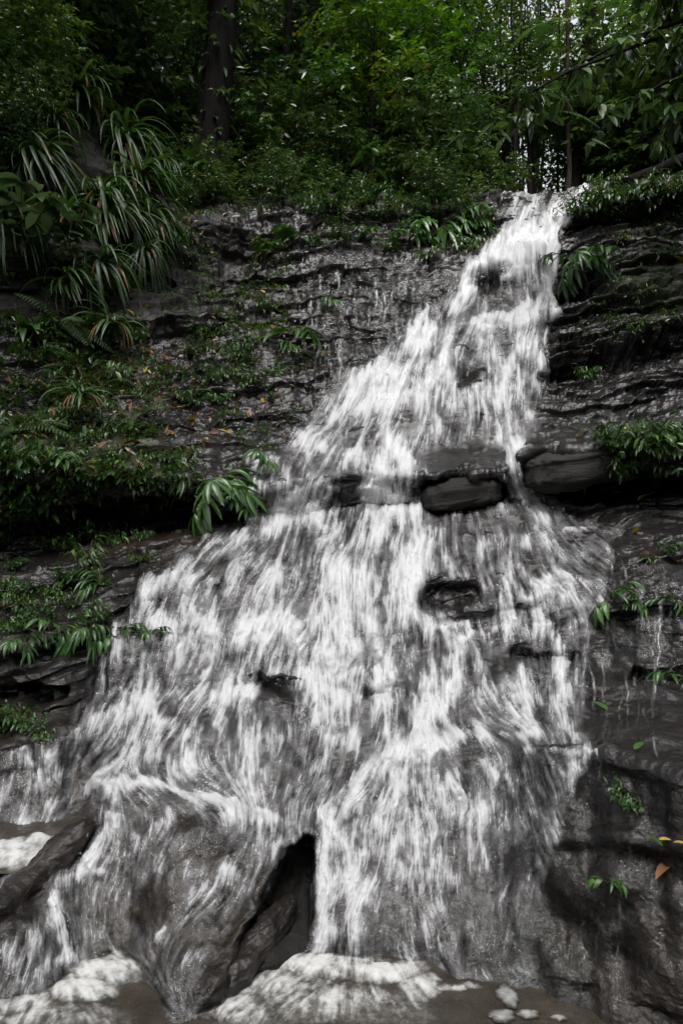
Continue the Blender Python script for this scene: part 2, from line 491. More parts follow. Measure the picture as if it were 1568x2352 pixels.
ROWS = []
ROWS.append(('contact', zrow([(-250, 2340), (0, 2322), (100, 2300), (200, 2245), (300, 2215), (340, 2300), (400, 2400), (470, 2345), (540, 2262), (640, 2222), (740, 2200), (900, 2205), (980, 2232), (1100, 2270), (1300, 2335), (1568, 2430), (1850, 2460)], -0.02)))
ROWS.append(('first_lip', [(-250, 2110, 2.2), (0, 2090, 2.30), (100, 1990, 2.5), (180, 1900, 2.68), (250, 1812, 2.78), (380, 1838, 2.72), (530, 1862, 2.66), (620, 1892, 2.66), (700, 1905, 2.70), (740, 1885, 2.72), (830, 1762, 2.82), (900, 1722, 2.86), (1000, 1692, 2.9), (1100, 1702, 2.9), (1200, 1712, 2.80), (1300, 1722, 2.58), (1400, 1732, 2.42), (1568, 1790, 2.16), (1850, 1850, 2.05)]))
ROWS.append(('first_ledge', [(-250, 1940, 2.85), (0, 1930, 2.84), (100, 1922, 2.84), (180, 1880, 2.93), (250, 1795, 2.90), (380, 1818, 2.84), (530, 1842, 2.79), (620, 1868, 2.78), (740, 1848, 2.84), (830, 1735, 2.98), (900, 1705, 3.02), (1000, 1678, 3.06), (1100, 1686, 3.06), (1200, 1696, 3.00), (1300, 1706, 2.80), (1400, 1716, 2.64), (1568, 1765, 2.42), (1850, 1820, 2.3)]))
ROWS.append(('second_lip', [(-250, 1730, 3.0), (0, 1712, 3.05), (130, 1695, 3.1), (250, 1620, 3.3), (400, 1600, 3.36), (560, 1592, 3.4), (680, 1560, 3.42), (800, 1560, 3.42), (950, 1540, 3.45), (1100, 1520, 3.45), (1250, 1530, 3.42), (1400, 1560, 3.35), (1568, 1600, 3.2), (1850, 1640, 3.1)]))
ROWS.append(('second_ledge', [(-250, 1690, 3.25), (0, 1672, 3.3), (130, 1660, 3.35), (250, 1600, 3.5), (400, 1580, 3.52), (560, 1574, 3.54), (680, 1545, 3.54), (800, 1545, 3.54), (950, 1525, 3.58), (1100, 1505, 3.58), (1250, 1515, 3.55), (1400, 1548, 3.5), (1568, 1585, 3.4), (1850, 1620, 3.3)]))
ROWS.append(('third_foot', [(-250, 1560, 3.35), (0, 1530, 3.4), (130, 1520, 3.45), (250, 1470, 3.66), (400, 1450, 3.7), (560, 1445, 3.72), (800, 1440, 3.74), (950, 1440, 3.76), (1050, 1436, 3.92), (1150, 1440, 3.82), (1250, 1445, 3.8), (1400, 1455, 3.75), (1568, 1470, 3.7), (1850, 1500, 3.6)]))
ROWS.append(('third_lip', [(-250, 1480, 3.6), (0, 1450, 3.7), (130, 1430, 3.8), (250, 1400, 3.85), (330, 1345, 4.0), (450, 1325, 4.05), (600, 1315, 4.1), (800, 1310, 4.1), (950, 1320, 4.08), (1050, 1338, 3.98), (1150, 1345, 4.0), (1250, 1340, 4.0), (1400, 1335, 4.0), (1568, 1345, 3.95), (1850, 1370, 3.8)]))
ROWS.append(('slab', [(-250, 1390, 3.9), (0, 1340, 4.15), (130, 1305, 4.3), (250, 1270, 4.45), (400, 1255, 4.5), (600, 1245, 4.6), (800, 1240, 4.6), (1000, 1240, 4.62), (1200, 1245, 4.6), (1400, 1240, 4.55), (1568, 1250, 4.4), (1850, 1270, 4.3)]))
ROWS.append(('undercut_foot', [(-250, 1360, 4.3), (0, 1310, 4.6), (130, 1270, 4.8), (300, 1215, 5.0), (450, 1202, 5.05), (540, 1190, 5.05), (700, 1185, 5.02), (840, 1168, 5.05), (980, 1155, 5.10), (1080, 1158, 5.10), (1150, 1150, 5.1), (1200, 1150, 5.08), (1300, 1180, 5.0), (1400, 1175, 5.0), (1568, 1190, 4.9), (1850, 1200, 4.8)]))
ROWS.append(('undercut_lip', [(-250, 1100, 4.3), (0, 1092, 4.5), (130, 1100, 4.64), (300, 1108, 4.78), (450, 1118, 4.88), (540, 1130, 4.95), (600, 1125, 5.0), (760, 1098, 4.98), (840, 1078, 5.0), (960, 1090, 4.86), (1080, 1094, 4.84), (1150, 1086, 4.9), (1200, 1040, 4.95), (1300, 1040, 4.85), (1400, 1035, 4.8), (1568, 1020, 4.7), (1850, 1030, 4.6)]))
ROWS.append(('shelf_back', [(-250, 1010, 5.0), (0, 1015, 5.1), (130, 1018, 5.2), (300, 1020, 5.35), (450, 1030, 5.5), (600, 1048, 5.5), (760, 1045, 5.5), (870, 1050, 5.45), (960, 1050, 5.5), (1080, 1030, 5.6), (1150, 1020, 5.65), (1200, 1010, 5.65), (1300, 975, 5.7), (1400, 955, 5.7), (1568, 915, 5.7), (1850, 880, 5.6)]))
ROWS.append(('fourth_lip', [(-250, 900, 5.5), (0, 910, 5.6), (200, 920, 5.8), (400, 930, 6.0), (600, 930, 6.1), (760, 925, 6.1), (830, 895, 6.25), (900, 885, 6.3), (1000, 880, 6.3), (1080, 895, 6.25), (1180, 900, 6.3), (1250, 905, 6.3), (1320, 880, 6.35), (1450, 850, 6.3), (1568, 830, 6.2), (1850, 800, 6.0)]))
ROWS.append(('fifth_foot', [(-250, 800, 5.8), (0, 810, 5.9), (200, 820, 6.2), (400, 830, 6.5), (600, 830, 6.7), (800, 830, 6.75), (900, 810, 6.8), (1000, 800, 6.85), (1100, 790, 6.9), (1250, 780, 6.9), (1320, 780, 6.85), (1450, 770, 6.75), (1568, 760, 6.6), (1850, 740, 6.4)]))
ROWS.append(('fifth_lip', [(-250, 700, 6.0), (0, 715, 6.2), (200, 720, 6.5), (400, 730, 6.9), (600, 735, 7.1), (800, 745, 7.15), (900, 752, 7.15), (1000, 750, 7.12), (1100, 740, 7.15), (1260, 718, 7.2), (1320, 705, 7.15), (1450, 690, 7.05), (1568, 680, 6.9), (1850, 660, 6.6)]))
ROWS.append(('fifth_ledge', [(-250, 660, 6.3), (0, 675, 6.5), (200, 680, 6.8), (400, 690, 7.2), (600, 700, 7.4), (800, 715, 7.4), (900, 730, 7.4), (1000, 735, 7.4), (1100, 728, 7.42), (1260, 706, 7.45), (1320, 690, 7.4), (1450, 672, 7.3), (1568, 660, 7.2), (1850, 640, 6.9)]))
ROWS.append(('sixth_lip', [(-250, 570, 6.1), (0, 580, 6.3), (200, 600, 6.7), (400, 615, 7.6), (600, 610, 7.9), (850, 600, 8.0), (1000, 610, 8.0), (1070, 610, 7.95), (1130, 592, 8.0), (1200, 580, 8.0), (1280, 566, 8.05), (1400, 560, 7.9), (1568, 540, 7.7), (1850, 520, 7.4)]))
ROWS.append(('sixth_ledge', [(-250, 540, 6.3), (0, 550, 6.5), (200, 570, 6.95), (400, 590, 7.9), (600, 580, 8.2), (850, 570, 8.3), (1000, 575, 8.3), (1130, 575, 8.25), (1200, 568, 8.25), (1280, 556, 8.3), (1400, 545, 8.1), (1568, 525, 7.9), (1850, 500, 7.6)]))
ROWS.append(('crest', [(-250, 420, 6.7), (0, 430, 6.9), (200, 445, 7.3), (330, 490, 7.8), (420, 525, 8.3), (600, 505, 8.7), (720, 492, 8.8), (880, 484, 8.8), (1000, 492, 8.8), (1100, 508, 8.75), (1150, 518, 8.7), (1220, 510, 8.7), (1280, 505, 8.7), (1400, 490, 8.5), (1568, 470, 8.3), (1850, 450, 8.0)]))
ROWS.append(('crest_back', [(-250, 320, 7.2), (0, 330, 7.4), (200, 360, 7.9), (330, 430, 8.6), (440, 488, 9.4), (600, 480, 9.7), (880, 474, 9.8), (1100, 490, 9.9), (1220, 497, 9.9), (1290, 490, 9.8), (1400, 462, 9.4), (1568, 440, 9.0), (1850, 430, 8.8)]))
ROWS.append(('top_step', [(-250, 240, 7.8), (0, 255, 8.1), (200, 300, 8.6), (330, 390, 9.2), (440, 455, 9.8), (600, 460, 10.2), (880, 462, 10.3), (1100, 455, 10.3), (1250, 446, 10.3), (1370, 440, 10.2), (1450, 425, 9.8), (1568, 405, 9.5), (1850, 390, 9.2)]))

PXD = np.arange(-90, 1660, 2.0)
PXC = np.concatenate([np.linspace(-1500, -500, 12), np.linspace(-480, -95, 60), PXD, np.linspace(1664, 2050, 60), np.linspace(2080, 3000, 12)])
NC = len(PXC)
ctl = []
for ri, (nm, pts) in enumerate(ROWS):
    a = np.array(pts)
    py = np.interp(PXC, a[:, 0], a[:, 1]); Y = np.interp(PXC, a[:, 0], a[:, 2])
    py = blur1(py, 21, 0); Y = blur1(Y, 21, 0)
    amp = 0.35 if nm in ('contact', 'first_lip') else 1.0
    py = py + amp * (9 * fbm(PXC / 90, 0 * PXC + ri * 3.7, 0 * PXC, 3, 11) + 1.5 * fbm(PXC / 30, 0 * PXC + ri * 1.7, 0 * PXC, 3, 13))
    dY = amp * (0.02 + 0.008 * Y) * 1.6 * fbm(PXC / 70, 0 * PXC + ri * 2.3, 0 * PXC, 3, 21)
    Y = Y + dY
    ctl.append((py, Y))
C3 = [np.stack([(PXC - 784) / FPX * Y, Y, CAMH + (1176 - py) / FPX * Y], -1) for py, Y in ctl]
# pool bed in front and forest floor behind
bed0 = C3[0].copy(); bed0[:, 2] = -0.35; bed0[:, 1] = C3[0][:, 1] - 0.25
bed1 = bed0.copy(); bed1[:, 1] = -3.0; bed1[:, 0] = bed0[:, 0] * 2.0; bed1[:, 2] = -0.6
top = C3[-1]
f1 = top + np.array([0, 1.2, 0.25]); f1[:, 0] *= 1.1
f2 = top + np.array([0, 8.0, 1.6]); f2[:, 0] *= 1.7
f3 = top + np.array([0, 26.0, 5.0]); f3[:, 0] *= 3.2
f4 = top + np.array([0, 90.0, 20.0]); f4[:, 0] *= 8
rows3 = [bed1, bed0] + C3
nsub = [8, 10]
for a, b in zip(ctl[:-1], ctl[1:]):
    nsub.append(int(max(8, np.median(np.abs(a[0] - b[0])) / 2.0, np.median(np.abs(b[1] - a[1])) * 45)))
G = []
for k in range(len(rows3) - 1):
    t = np.linspace(0, 1, nsub[k], endpoint=False)[:, None, None]
    G.append(rows3[k][None] * (1 - t) + rows3[k + 1][None] * t)
G.append(rows3[-1][None])
S0 = np.concatenate(G).astype(np.float32)      # rows x cols x 3
i_contact = nsub[0] + nsub[1]
# round the breaks of slope a little
S0[i_contact:] = blur1(blur1(S0[i_contact:], 7, 0), 5, 0)


def proj(S):
    Y = np.maximum(S[..., 1], 0.2)
    return S[..., 0] / Y * FPX + 784, 1176 - (S[..., 2] - CAMH) / Y * FPX


def normals(S):
    du = np.gradient(S, axis=1); ds = np.gradient(S, axis=0)
    n = np.cross(du, ds)
    n /= np.linalg.norm(n, axis=2)[..., None] + 1e-9
    return n


def blob(px, py, cx, cy, rx, ry):
    return np.exp(-(((px - cx) / rx) ** 2 + ((py - cy) / ry) ** 2))


# (photo grid used to lay out the water)
GX0, GY0, GST = -100.0, 380.0, 2.0
gw, gh = 900, 1000
gx = GX0 + GST * np.arange(gw); gy = GY0 + GST * np.arange(gh)
GX, GY = np.meshgrid(gx, gy)


WX = 14 * fbm(GX / 26, GY / 34, GX * 0, 4, 301); WY = 14 * fbm(GX / 26, GY / 34, GX * 0 + 9, 4, 302)


def strokes(lst, GX=GX, GY=GY, soft=0.35, wob=0.6):
    D = np.zeros_like(GX, dtype=np.float32)
    for pts, w, s in lst:
        xs = [p[0] for p in pts]; ys = [p[1] for p in pts]
        m = w * 1.6 + 4
        j0 = max(0, int((min(xs) - m - GX0) / GST)); j1 = min(gw, int((max(xs) + m - GX0) / GST) + 1)
        i0 = max(0, int((min(ys) - m - GY0) / GST)); i1 = min(gh, int((max(ys) + m - GY0) / GST) + 1)
        if j1 <= j0 or i1 <= i0: continue
        gxs = GX[i0:i1, j0:j1] + wob * WX[i0:i1, j0:j1]; gys = GY[i0:i1, j0:j1] + wob * WY[i0:i1, j0:j1]
        d = np.full(gxs.shape, 1e9)
        pp = pts if len(pts) > 1 else [pts[0], (pts[0][0] + .1, pts[0][1] + .1)]
        for (ax, ay), (bx, by) in zip(pp[:-1], pp[1:]):
            vx_, vy_ = bx - ax, by - ay
            t = np.clip(((gxs - ax) * vx_ + (gys - ay) * vy_) / (vx_ * vx_ + vy_ * vy_ + 1e-9), 0, 1)
            d = np.minimum(d, np.hypot(gxs - ax - t * vx_, gys - ay - t * vy_))
        a = s * (1 - sstep(soft * w, 1.5 * w, d))
        D[i0:i1, j0:j1] = 1 - (1 - D[i0:i1, j0:j1]) * (1 - a)
    return D


def sample(F, px, py):
    x = np.clip((px - GX0) / GST, 0, gw - 1.001); y = np.clip((py - GY0) / GST, 0, gh - 1.001)
    xi = x.astype(np.int32); yi = y.astype(np.int32); fx = x - xi; fy = y - yi
    return F[yi, xi] * (1 - fx) * (1 - fy) + F[yi, xi + 1] * fx * (1 - fy) + F[yi + 1, xi] * (1 - fx) * fy + F[yi + 1, xi + 1] * fx * fy


# ---------------------------------------------------------------- flow of the water (streamlines drawn out along the fall)
FL = [(1210, 540, -.1, 1), (1200, 650, .05, 1), (1060, 660, -.3, 1), (1200, 800, 0, 1), (950, 820, -.35, 1), (850, 930, -.45, 1), (1150, 950, .05, 1),
      (700, 1020, -.8, 1), (900, 1110, 0, 1), (640, 1150, -.1, 1), (1180, 1060, .05, 1), (1240, 1160, .9, 1), (800, 1230, -.3, 1), (500, 1280, -.9, 1),
      (1200, 1250, .15, 1), (1350, 1225, .9, .4), (900, 1350, 0, 1), (400, 1420, -.25, 1), (600, 1450, -.35, 1), (300, 1550, -.15, 1), (450, 1600, -.6, 1),
      (400, 1720, -.55, 1), (800, 1600, 0, 1), (250, 1750, -.75, 1), (150, 1900, -.8, 1), (250, 1900, -.2, 1), (80, 1800, -.1, 1), (400, 1930, -.8, 1),
      (500, 2000, -.4, 1), (300, 2080, -.3, 1), (500, 2080, -.75, 1), (420, 2130, -.85, 1), (140, 2100, .15, 1), (30, 2200, -.15, 1), (800, 1820, -.6, 1), (755, 1950, -.05, 1),
      (735, 2100, -.15, 1), (900, 1800, -.25, 1), (1000, 1900, .1, 1), (1090, 1730, .7, 1), (1140, 1800, -.1, 1), (1110, 1950, .05, 1), (1000, 2100, .15, 1),
      (850, 2050, -.35, 1), (1250, 1900, .35, 1), (1200, 2050, -.3, 1), (1100, 2150, -.25, 1), (1300, 1600, -.05, 1), (1000, 1600, 0, 1), (1450, 1850, .1, 1),
      (1400, 2100, -.1, 1), (1340, 460, -.8, 1), (1150, 1690, .8, .5), (850, 700, 0, 1), (330, 1815, .9, .35), (450, 1835, .9, .2),
      (200, 2290, .5, .6), (60, 2330, -.5, .6), (300, 2250, .8, .3), (680, 2270, -.8, .5), (580, 2320, -.7, .6), (760, 2320, -.15, 1), (900, 2290, .5, .6), (980, 2290, .8, .4), (900, 2350, .2, .8), (1150, 2310, .9, .3)]
vx = np.zeros_like(GX); vy = np.zeros_like(GX); ws = np.zeros_like(GX)
for (fx, fy, dx, dy) in FL:
    l = math.hypot(dx, dy)
    w = 1.0 / (((GX - fx) ** 2 + (GY - fy) ** 2) + 45.0 ** 2) ** 1.6
    vx += w * dx / l; vy += w * dy / l; ws += w
ang = 0.38 * fbm(GX / 50, GY / 70, GX * 0, 3, 81)
vx, vy = vx / ws, vy / ws
vx, vy = vx * np.cos(ang) - vy * np.sin(ang), vx * np.sin(ang) + vy * np.cos(ang)
l = np.hypot(vx, vy) + 1e-6
vx = (vx / l).astype(np.float32); vy = (vy / l).astype(np.float32)


def lic(noise, half, step=1.0, decay=False):
    acc = noise.copy(); wt = 1.0
    jj, ii = np.meshgrid(np.arange(gw, dtype=np.float32), np.arange(gh, dtype=np.float32))
    for sgn in (1, -1):
        x = jj.copy(); y = ii.copy()
        for k in range(half):
            xi = np.clip(np.rint(x), 0, gw - 1).astype(np.int32); yi = np.clip(np.rint(y), 0, gh - 1).astype(np.int32)
            x += sgn * step * vx[yi, xi]; y += sgn * step * vy[yi, xi]
            xi = np.clip(np.rint(x), 0, gw - 1).astype(np.int32); yi = np.clip(np.rint(y), 0, gh - 1).astype(np.int32)
            acc += noise[yi, xi]
    acc -= acc.mean()
    return acc / acc.std()


wn = rng.normal(0, 1, (gh, gw)).astype(np.float32)
LF = lic(wn, 6)                                             # fine threads
wn2 = rng.normal(0, 1, (gh, gw)).astype(np.float32); wn2 = blur1(blur1(wn2, 5, 0), 5, 1); wn2 /= wn2.std()
LM = lic(wn2, 10)                                           # ropes
wn3 = rng.normal(0, 1, (gh, gw)).astype(np.float32); wn3 = blur1(blur1(blur1(blur1(wn3, 13, 0), 13, 1), 13, 0), 13, 1); wn3 /= wn3.std()
LB = lic(wn3, 12)                                           # bundles


LBND = np.array([(380, 1300), (440, 1275), (505, 1145), (560, 1120), (620, 1045), (720, 1000), (800, 895), (890, 785), (1000, 680), (1060, 585), (1130, 535), (1190, 555), (1230, 460), (1330, 325), (1450, 235), (1560, 190), (1690, 120), (1740, -60), (2400, -120)])
RBND = np.array([(380, 1390), (440, 1385), (500, 1292), (700, 1272), (900, 1258), (1000, 1250), (1020, 1215), (1100, 1205), (1180, 1310), (1215, 1440), (1350, 1410), (1500, 1375), (1680, 1345), (1725, 1400), (1800, 1340), (2000, 1280), (2200, 1230), (2300, 1270), (2400, 1290)])
rag = 16 * fbm(GX / 30, GY / 30, GX * 0, 4, 91)
Lb = np.interp(GY + rag * .5, LBND[:, 0], LBND[:, 1]); Rb = np.interp(GY + rag * .5, RBND[:, 0], RBND[:, 1])
sheet = sstep(-6, 34, GX - Lb + rag) * sstep(-6, 34, Rb - GX + rag)
WHITE = [
    ([(1215, 508), (1195, 565)], 70, .9), ([(1345, 442), (1295, 500)], 20, .8), ([(1375, 442), (1350, 470)], 12, .5), ([(1270, 490), (1275, 540)], 14, .6), ([(1120, 450), (1125, 490)], 10, .4),
    ([(1180, 570), (1110, 625), (1055, 705)], 45, .95), ([(1190, 590), (1215, 700)], 45, .7), ([(1255, 560), (1258, 720)], 24, .7),
    ([(1000, 762), (1100, 748), (1262, 716)], 22, .9), ([(990, 765), (930, 830), (860, 895)], 60, .85), ([(1150, 780), (1160, 885)], 50, .65), ([(1225, 740), (1232, 900)], 34, .75), ([(1060, 775), (1030, 860)], 36, .6),
    ([(830, 895), (760, 965), (715, 1015)], 46, .9), ([(900, 900), (880, 1000)], 55, .7), ([(1000, 900), (990, 985)], 60, .55), ([(1120, 912), (1150, 985)], 45, .55), ([(1205, 930), (1205, 1005)], 36, .5),
    ([(700, 1020), (800, 1040), (870, 1068)], 22, .8), ([(870, 1062), (900, 1155)], 52, .95), ([(1182, 1022), (1176, 1080), (1190, 1130)], 19, .97), ([(1130, 1022), (1215, 1030)], 13, .8), ([(1190, 1130), (1265, 1182)], 26, .9), ([(960, 1090), (985, 1150)], 18, .7),
    ([(625, 1125), (645, 1195)], 38, .8), ([(705, 1112), (722, 1175)], 34, .6), ([(590, 1065), (580, 1110)], 26, .45), ([(760, 1050), (820, 1055)], 20, .5), ([(600, 1065), (700, 1085)], 26, .5), ([(780, 1075), (850, 1085)], 18, .6), ([(900, 1050), (965, 1082)], 18, .65), ([(560, 1130), (590, 1190)], 22, .5), ([(660, 1100), (690, 1185)], 26, .55), ([(740, 1100), (755, 1180)], 20, .45), ([(930, 1090), (945, 1160)], 26, .75),
    ([(650, 1190), (560, 1240), (420, 1292)], 26, .6), ([(900, 1170), (935, 1300), (950, 1410)], 80, .92), ([(760, 1200), (780, 1310)], 55, .55), ([(810, 1340), (820, 1490)], 90, .75), ([(620, 1350), (600, 1440)], 90, .62), ([(430, 1350), (400, 1420)], 55, .55), ([(340, 1342), (325, 1420)], 30, .6),
    ([(480, 1455), (560, 1442), (670, 1455)], 40, .7), ([(270, 1450), (240, 1570)], 30, .55), ([(1000, 1440), (1060, 1436)], 11, .95), ([(1150, 1365), (1160, 1440)], 30, .65), ([(1240, 1350), (1250, 1430)], 36, .6), ([(1325, 1350), (1330, 1420)], 30, .4), ([(1062, 1450), (1045, 1550)], 18, .65), ([(1270, 1470), (1290, 1545)], 18, .6), ([(1300, 1222), (1430, 1214)], 8, .7), ([(1160, 1442), (1050, 1475)], 9, .6), ([(1100, 1260), (1250, 1250)], 20, .3),
    ([(1012, 1560), (1000, 1690)], 46, .85), ([(785, 1560), (795, 1690)], 50, .75), ([(705, 1570), (722, 1640)], 34, .6), ([(880, 1570), (890, 1620)], 34, .55), ([(580, 1592), (470, 1602)], 18, .8), ([(1200, 1540), (1190, 1640)], 36, .5), ([(1285, 1540), (1300, 1680)], 30, .45), ([(500, 1610), (430, 1740)], 70, .5), ([(260, 1650), (200, 1680)], 32, .7), ([(600, 1700), (520, 1790)], 50, .4),
    ([(360, 1655), (235, 1780), (130, 1915)], 20, .85), ([(250, 1812), (330, 1800), (420, 1830), (530, 1846)], 13, .97), ([(280, 1805), (255, 1880), (215, 1975)], 26, .75), ([(530, 1872), (625, 1882)], 17, .95), ([(555, 1880), (545, 1912)], 26, .85), ([(400, 1862), (330, 1935), (225, 1995)], 15, .7), ([(660, 1890), (690, 1920)], 24, .55),
    ([(740, 1720), (680, 1860)], 36, .45), ([(430, 1480), (330, 1640)], 60, .4), ([(560, 1500), (480, 1590)], 60, .42), ([(700, 1480), (690, 1560)], 50, .45), ([(330, 1700), (280, 1790)], 40, .5), ([(460, 1740), (440, 1810)], 50, .45), ([(600, 1800), (580, 1860)], 40, .4), ([(860, 1640), (880, 1700)], 40, .4), ([(1130, 1600), (1110, 1680)], 36, .4), ([(820, 1960), (800, 2120)], 50, .42), ([(930, 2000), (930, 2180)], 40, .36), ([(1060, 1860), (1050, 2000)], 36, .4), ([(780, 2120), (770, 2200)], 30, .4), ([(60, 1760), (20, 1880)], 50, .3), ([(1000, 1692), (930, 1745)], 60, .85), ([(1060, 1690), (1235, 1692)], 13, .75), ([(1200, 1722), (1370, 1729)], 7, .5), ([(850, 1750), (800, 1850), (768, 1878)], 17, .97), ([(762, 1878), (757, 2000), (742, 2100), (725, 2190)], 24, .92), ([(900, 1780), (880, 1900), (850, 2000)], 80, .55), ([(1000, 1790), (985, 1950)], 60, .5),
    ([(1110, 1750), (1143, 1792), (1105, 1900), (1112, 1990)], 15, .75), ([(1160, 1880), (1175, 1930)], 14, .4), ([(1000, 2100), (1010, 2200)], 30, .45), ([(950, 1950), (1000, 2080)], 50, .3), ([(1240, 1965), (1248, 2000)], 9, .7), ([(1240, 2010), (1180, 2080)], 26, .35), ([(820, 2080), (790, 2180)], 40, .3),
    ([(100, 2000), (160, 2010)], 30, .9), ([(115, 2030), (128, 2060), (155, 2210)], 18, .92), ([(160, 2002), (230, 1965)], 22, .8), ([(30, 2100), (20, 2200)], 30, .4), ([(100, 2130), (60, 2250)], 34, .3), ([(600, 1930), (490, 2025), (420, 2110), (330, 2195)], 26, .6), ([(560, 1960), (480, 2020)], 20, .3),
    ([(642, 1925), (612, 2000), (617, 2085)], 8, .6), ([(645, 2100), (560, 2190), (520, 2255)], 8, .65), ([(80, 1780), (60, 1900)], 60, .25), ([(160, 1760), (90, 1890)], 24, .35),
]
HOLES = [([(1110, 655)], 34, .9), ([(1160, 620)], 18, .5), ([(1078, 870)], 24, .85), ([(1240, 870)], 12, .7), ([(1000, 1370), (1060, 1375)], 38, 1), ([(1085, 1360)], 22, .9), ([(980, 1118), (1140, 1122)], 26, 1), ([(1000, 1065), (1130, 1045)], 26, .8),
         ([(800, 1105)], 24, .85), ([(620, 1575), (650, 1590)], 22, .9), ([(840, 1590)], 16, .7), ([(694, 1965), (692, 2170)], 28, .97), ([(682, 1990), (640, 2100), (560, 2230)], 40, .97), ([(655, 2110), (645, 2210)], 44, .97), ([(600, 2080), (530, 2190), (470, 2310)], 34, .9), ([(-40, 2150), (10, 2120), (110, 1990), (195, 1885)], 42, 1.0), ([(200, 1900), (150, 1960)], 18, 1),
         ([(470, 1960)], 34, .5), ([(350, 2080)], 60, .5), ([(1140, 1530), (1200, 1500)], 24, .7), ([(420, 1560)], 26, .3), ([(700, 1700)], 20, .5), ([(850, 1700)], 26, .5), ([(430, 1890)], 26, .7), ([(300, 1870), (240, 1850)], 8, .3), ([(1200, 1950), (1250, 2150)], 40, .5), ([(1000, 1760), (1080, 1740)], 22, .6), ([(320, 1990), (410, 2090), (330, 2160)], 80, .3), ([(1150, 2000), (1120, 2180)], 80, .3), ([(900, 2090)], 60, .35), ([(470, 1930), (560, 1960)], 40, .5), ([(1080, 1800), (1060, 1840)], 26, .4), ([(60, 1800)], 50, .3)]
rivs = []
def rivulets(n, fx, fy, ok, ln, wd, st):
    for k in range(n):                           # thin continuous threads that wander down the rock
        x0 = rng.uniform(*fx); y0 = rng.uniform(*fy)
        if not ok(x0, y0): continue
        pts_ = [(x0, y0)]; L_ = rng.uniform(*ln)
        while pts_[-1][1] < y0 + L_:
            pts_.append((pts_[-1][0] + rng.normal(0, 4), pts_[-1][1] + rng.uniform(12, 26)))
        rivs.append((pts_, rng.uniform(*wd), rng.uniform(*st)))
rivulets(90, (690, 1030), (490, 820), lambda x, y: y < 900 - (x - 760) * .55 + 20, (60, 220), (1.5, 3.2), (.10, .32))
rivulets(70, (1180, 1530), (1235, 1640), lambda x, y: True, (50, 200), (1.8, 4), (.10, .30))
rivulets(40, (1200, 1480), (1730, 2180), lambda x, y: True, (60, 220), (2, 4), (.06, .18))
rivulets(30, (0, 330), (1720, 2150), lambda x, y: True, (60, 160), (4, 8), (.15, .3))
WD = strokes(WHITE, soft=.12, wob=1.0); RV = strokes(rivs, soft=.2); HO = strokes(HOLES, soft=.45)
lowfilm = 0.26 + 0.08 * sstep(1150, 1300, GY) * (1 - sstep(2000, 2150, GY)) + .12 * fbm(GX / 70, GY / 50, GX * 0, 3, 97)
film = np.clip(lowfilm * sheet, 0, 1)
dens = 1 - (1 - WD * (0.80 + 0.20 * np.tanh(LB))) * (1 - film)
dens = dens * np.maximum(sheet, sstep(.1, .4, WD))
dens = np.clip(np.maximum(dens, RV) * (1 - 0.95 * HO), 0, 1)
# a clear trickling film wets the rock beside the fall
clear_ = np.maximum(blob(GX, GY, 1400, 2030, 230, 330), np.maximum(blob(GX, GY, 880, 690, 190, 190), blob(GX, GY, 1420, 1420, 180, 170)))
dens = np.maximum(dens, .062 * sstep(.35, .6, clear_ + .25 * fbm(GX / 60, GY / 90, GX * 0, 3, 98)))
lump = fbm(GX / 22, GY / 26, GX * 0, 4, 95)
chop = fbm(GX / 9, GY / 15, GX * 0, 3, 96)
nz_ = 0.38 * LM + 0.36 * LB + 0.32 * LF + 0.45 * lump + 0.45 * chop
spread = np.sqrt(np.clip(dens * (1.06 - dens), 0, 1)) * 2
a_ = dens + 0.26 * spread * nz_
ALPHA = (0.95 * np.clip(0.62 * sstep(0.17, 1.02, a_) + 0.38 * sstep(0.38, 0.92, a_), 0, 1) ** 1.1 * sstep(0.02, 0.2, dens)).astype(np.float32)
veil = np.clip(0.10 * sstep(.04, .35, dens) * (0.8 + .42 * LF + .38 * LM), 0, .7)
ALPHA = (1 - (1 - ALPHA) * (1 - veil)).astype(np.float32)


PX0, PY0 = proj(S0)
X, Yv, Z = S0[..., 0], S0[..., 1], S0[..., 2]
# how strongly the bedding shows: strong on both banks and the upper slope, weak on the water-worn slabs below
strata = 0.45 + 0.75 * np.clip(1.1 * blob(PX0, PY0, 1500, 700, 280, 320) + 0.25 * blob(PX0, PY0, 750, 620, 330, 220) + 0.8 * blob(PX0, PY0, 1350, 1480, 300, 200) + 0.6 * blob(PX0, PY0, 1500, 1100, 200, 120) + blob(PX0, PY0, 150, 1400, 320, 280) + .5 * blob(PX0, PY0, 700, 1550, 400, 150), 0, 1.1)
smoothslab = np.clip(blob(PX0, PY0, 330, 2050, 260, 200) + blob(PX0, PY0, 900, 2000, 260, 260) + 1.1 * blob(PX0, PY0, 1450, 2030, 300, 330), 0, 1)
worn = sample(blur1(blur1(dens, 15, 0), 15, 1), PX0, PY0) * (PY0 > 385)     # water-worn rock under the stream
worn = np.clip(worn * 1.5, 0, 1)
strata = strata * (1 - 0.93 * smoothslab) * (1 - .72 * worn)
n0 = normals(S0)
warp = 0.16 * fbm(X * 0.9, Yv * 0.9, Z * 0.9, 4, 31)
q = Z - 0.13 * X + 0.03 * Yv + warp


